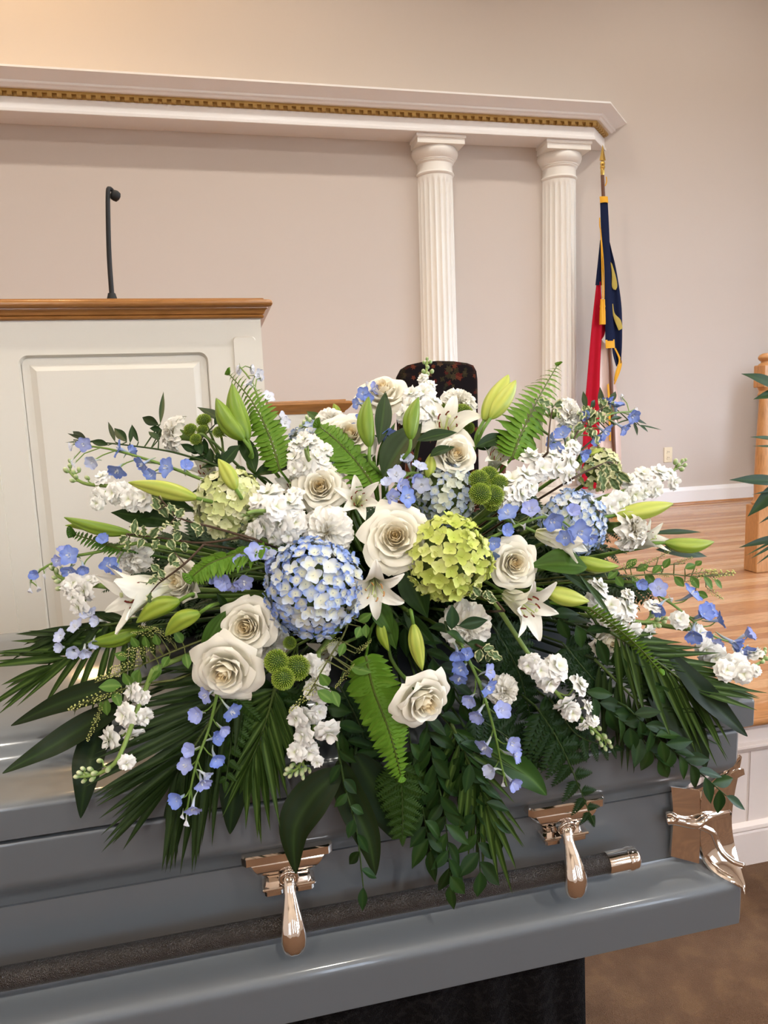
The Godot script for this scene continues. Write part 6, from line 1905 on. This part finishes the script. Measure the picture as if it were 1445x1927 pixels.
	ruscus_auto("ruscus stem running left below the lily bud pair", [[500, 900], [440, 885], [400, 870], [370, 850]], 9, 36, 16, -0.02)
	ruscus_auto("ruscus stem in the shade above the low rose", [[740, 1150], [790, 1210], [840, 1270], [870, 1320]], 12, 62, 26, -0.012)
	ruscus_auto("ruscus stem shading the greyish rose on the right", [[1020, 1150], [1090, 1180], [1180, 1240], [1230, 1290]], 13, 56, 26, -0.012)


func build_sprigs() -> void:
	pittosporum("variegated sprig on the left before the joined buds", [[480, 1015], [400, 992], [340, 975], [300, 935]], [[300, 960, 290, 935, 20], [300, 950, 318, 975, 18], [305, 945, 285, 928, 16], [330, 972, 318, 945, 18], [335, 975, 345, 955, 20], [340, 980, 328, 1000, 22], [322, 985, 300, 998, 20], [360, 985, 385, 1000, 16], [380, 990, 372, 1012, 16], [318, 960, 342, 968, 16]], 0.035)
	pittosporum("variegated sprig crossing the dark left centre", [[450, 1012], [380, 1022], [300, 1012], [240, 1005]], [[252, 1006, 256, 975, 15], [262, 1008, 248, 990, 16], [275, 1010, 270, 988, 16], [285, 1012, 300, 992, 18], [300, 1015, 288, 1036, 18], [240, 1010, 222, 1022, 16], [245, 1012, 238, 1040, 16], [318, 1016, 330, 1036, 18], [330, 1018, 340, 1000, 18], [345, 1020, 352, 1042, 16], [270, 1014, 262, 1030, 14]], 0.03)
	pittosporum("variegated sprig hanging over the left rose and lily", [[385, 1025], [350, 1060], [318, 1085], [300, 1098]], [[330, 1040, 322, 1065, 18], [300, 1075, 285, 1062, 16], [298, 1080, 290, 1100, 16], [300, 1090, 276, 1096, 16], [285, 1115, 280, 1140, 14], [340, 1065, 325, 1058, 14], [310, 1088, 300, 1070, 14]], 0.04)
	pittosporum("variegated sprig standing against the right column and flag", [[1070, 860], [1090, 810], [1120, 780], [1150, 755]], [[1095, 790, 1088, 770, 18], [1105, 785, 1120, 766, 20], [1110, 780, 1098, 760, 18], [1125, 775, 1140, 795, 20], [1120, 780, 1112, 800, 18], [1140, 765, 1130, 748, 18], [1135, 770, 1152, 775, 18], [1100, 800, 1082, 808, 18], [1105, 808, 1122, 825, 16], [1115, 805, 1128, 840, 16], [1150, 760, 1165, 762, 14]], 0.01)
	pittosporum("variegated twig with dark bare stem beside the tall right fern", [[1032, 852], [1036, 800], [1042, 765]], [[1042, 766, 1008, 750, 20], [1044, 764, 1070, 756, 18], [1042, 768, 1056, 788, 14]], 0.02)
	pittosporum("variegated sprig right of the blue white hydrangea", [[1080, 900], [1120, 880], [1150, 870], [1165, 885]], [[1120, 878, 1108, 868, 16], [1130, 878, 1148, 888, 20], [1140, 872, 1160, 868, 18], [1150, 875, 1166, 888, 18], [1145, 880, 1140, 902, 20], [1160, 885, 1172, 915, 20], [1130, 885, 1140, 925, 22], [1150, 900, 1168, 925, 18], [1165, 890, 1188, 908, 16]], 0.015)
	pittosporum("variegated sprig between lime hydrangea and dark-stamened lily", [[950, 1150], [930, 1128], [905, 1122], [895, 1105]], [[905, 1122, 893, 1104, 16], [910, 1126, 930, 1112, 18], [918, 1126, 938, 1132, 16], [900, 1120, 885, 1126, 14], [925, 1130, 920, 1110, 14]], 0.04)
	pittosporum("variegated sprig under the leaf-crossed carnation", [[900, 1215], [920, 1225], [945, 1240]], [[910, 1222, 935, 1218, 18], [918, 1228, 950, 1240, 18], [925, 1225, 918, 1248, 16], [905, 1222, 900, 1248, 18]], 0.03)
	seeded("budded sprig fanning left below the dark lily bud", [[395, 1200], [330, 1225], [260, 1255], [180, 1285]], [[300, 1195, 248, 1190], [310, 1190, 262, 1178], [280, 1235, 225, 1232], [270, 1245, 208, 1258], [250, 1260, 180, 1278], [330, 1210, 290, 1180], [300, 1222, 240, 1222]], [[262, 1218, 248, 1200, 16], [280, 1220, 272, 1198, 16], [300, 1215, 292, 1195, 16], [320, 1235, 306, 1255, 18], [345, 1210, 330, 1188, 18], [240, 1240, 218, 1230, 18], [262, 1260, 250, 1285, 16], [300, 1250, 292, 1280, 18], [350, 1230, 356, 1258, 18]], 0.012)
	seeded("lower budded sprig with round leaves on the left", [[330, 1280], [260, 1290], [200, 1310], [140, 1338]], [[205, 1305, 130, 1335], [190, 1340, 165, 1395], [240, 1295, 180, 1318], [195, 1325, 180, 1360]], [[230, 1290, 186, 1292, 26], [200, 1312, 200, 1348, 26], [250, 1290, 232, 1268, 20], [215, 1300, 228, 1330, 18], [262, 1288, 262, 1262, 18], [280, 1285, 300, 1262, 18]], 0.016)
	seeded("budded sprig hanging over the straight white stock, centre", [[668, 1130], [650, 1190], [620, 1240], [580, 1310]], [[672, 1160, 628, 1165], [668, 1165, 650, 1145], [640, 1200, 606, 1225], [670, 1230, 700, 1205], [660, 1260, 632, 1295], [655, 1265, 668, 1250], [620, 1240, 600, 1260], [600, 1290, 545, 1340], [605, 1275, 570, 1300], [680, 1225, 694, 1215]], [[676, 1170, 700, 1155, 18], [680, 1180, 672, 1200, 18], [650, 1210, 640, 1235, 16], [660, 1255, 700, 1265, 22], [670, 1250, 698, 1240, 20], [620, 1290, 604, 1270, 22], [598, 1300, 632, 1322, 24], [625, 1300, 640, 1330, 20], [690, 1175, 690, 1200, 16]], 0.035)
	seeded("budded sprig out at the right below the outermost lily bud", [[1180, 1085], [1250, 1080], [1310, 1085], [1380, 1082]], [[1320, 1083, 1384, 1078], [1330, 1105, 1362, 1128], [1270, 1060, 1305, 1050], [1240, 1050, 1272, 1030], [1300, 1080, 1350, 1075], [1290, 1095, 1320, 1090]], [[1290, 1070, 1312, 1062, 14], [1300, 1085, 1318, 1108, 16], [1325, 1085, 1345, 1110, 16], [1310, 1065, 1322, 1055, 12], [1270, 1085, 1290, 1105, 16], [1250, 1070, 1262, 1050, 14], [1310, 1115, 1335, 1125, 16], [1230, 1080, 1246, 1062, 14], [1345, 1090, 1362, 1108, 13]], 0.0)
	seeded("greenish budded sprig packed right of the plump right carnation", [[1120, 1080], [1180, 1070], [1240, 1065], [1290, 1060]], [[1200, 1068, 1240, 1050], [1220, 1075, 1260, 1085], [1180, 1080, 1215, 1095], [1160, 1075, 1200, 1055]], [[1180, 1070, 1200, 1050, 16], [1200, 1075, 1222, 1062, 16], [1215, 1080, 1235, 1100, 16], [1190, 1085, 1205, 1108, 16], [1160, 1085, 1175, 1105, 16], [1230, 1066, 1252, 1075, 14], [1145, 1090, 1165, 1072, 14]], -0.015)


func build_under_layer() -> void:   # the greens that fill the arrangement underneath
	var g := RandomNumberGenerator.new()
	g.seed = 99
	for k in 84:
		var a := TAU * k / 84.0 * 2.0 + g.randf_range(-0.15, 0.15)
		var upward: float = [0.12, 0.75, 0.4][k % 3]
		var dir := Vector3(cos(a) * 1.75, upward + g.randf_range(-0.1, 0.2), sin(a)).normalized()
		var edge := 1.0 / (dir / REACH).length() * g.randf_range(0.70, 0.86) * (1.0 - 0.22 * absf(dir.x))
		var base := HEART + Vector3(dir.x * 0.18, 0.03, dir.z * 0.06)
		var tip := HEART + dir * edge
		var mid := base.lerp(tip, 0.55) + Vector3(0, 0.03, 0)
		tip.y = maxf(tip.y - 0.02, 1.085 if absf(tip.z + 1.23) < 0.30 else 0.95)
		mid.y = maxf(mid.y, 1.09)
		leather_world("dark leatherleaf fern frond packed in the shade under %s of the spray" % ["the left end", "the right end", "the front left", "the front right", "the back"][0 if dir.x < -0.8 else (1 if dir.x > 0.8 else (4 if dir.z < 0 else (2 if dir.x < 0 else 3)))], curve([base, mid, tip], 10), g.randf_range(100, 150), 7, 0, "leatherleaf ferns packed under the flowers", (dir * 0.7 + Vector3(0, 0.6, 0.35)).normalized())


func build_neighbour() -> void:   # the standing arrangement whose leaves reach in from the right edge
	var t := thing("leafy_arrangement", "dark pointed leaves of a standing arrangement reaching in from the right edge", "plant", Transform3D(Basis(), Vector3(1.78, 0, -1.40)))
	var s := Shape.new()
	s.lathe([[0.0, 0.0], [0.11, 0.0], [0.115, 0.01], [0.09, 0.05], [0.075, 0.3], [0.10, 0.62], [0.125, 0.72], [0.12, 0.725], [0.095, 0.62], [0.0, 0.60]], 28)
	put("urn", s.build(false, 40), mats.vase_metal, t)
	var green := lin(44, 70, 34)
	var stems := [[1500, 1050, 1470, 700], [1490, 1090, 1470, 840], [1500, 1100, 1480, 960]]
	var z := -1.45
	for q in stems:
		put_world("stem", Shape.new().tube(curve([Vector3(1.78, 0.62, -1.40), onz(q[0], q[1], z), onz(q[2], q[3], z)], 12), 0.004, 0.002, 6, green).build(true), mats.stem, t)
	for f in [[1472, 735, 1411, 697, 30, 0], [1476, 738, 1428, 745, 22, 0], [1470, 828, 1417, 820, 10, 1], [1474, 842, 1420, 838, 6, 1], [1476, 906, 1376, 902, 26, 0], [1476, 920, 1418, 930, 6, 1], [1478, 905, 1410, 971, 32, 0], [1476, 1008, 1395, 1029, 16, 0], [1478, 1006, 1405, 1046, 5, 1], [1480, 1012, 1413, 1052, 7, 1], [1482, 1020, 1424, 1063, 5, 1], [1478, 955, 1430, 985, 7, 1], [1480, 840, 1540, 790, 26, 0], [1480, 960, 1550, 930, 28, 0], [1470, 735, 1520, 690, 26, 0], [1484, 1010, 1545, 1040, 24, 0], [1478, 760, 1530, 770, 24, 0]]:
		var a := onz(f[0], f[1], z)
		var b := onz(f[2], f[3], z + 0.03)
		var l := a.distance_to(b)
		var w: float = f[4] * 1.45 / F
		var v := rng.randi() % 3
		var m := proto("ruscus_%d" % v, func() -> ArrayMesh: return leaf_mesh(0.5, 0.15 + 0.22 * v, 0.30, lin(58, 88, 46), lin(44, 72, 36), 0.02, 0.78, 0.9, null, 6, 10, 0.06))
		put("leaf", m, mats.leaf, t, t.transform.affine_inverse() * Transform3D(leaf_frame(b - a, cam_back + cam_up * 0.4) * Basis().scaled(Vector3(w, l, w)), a))
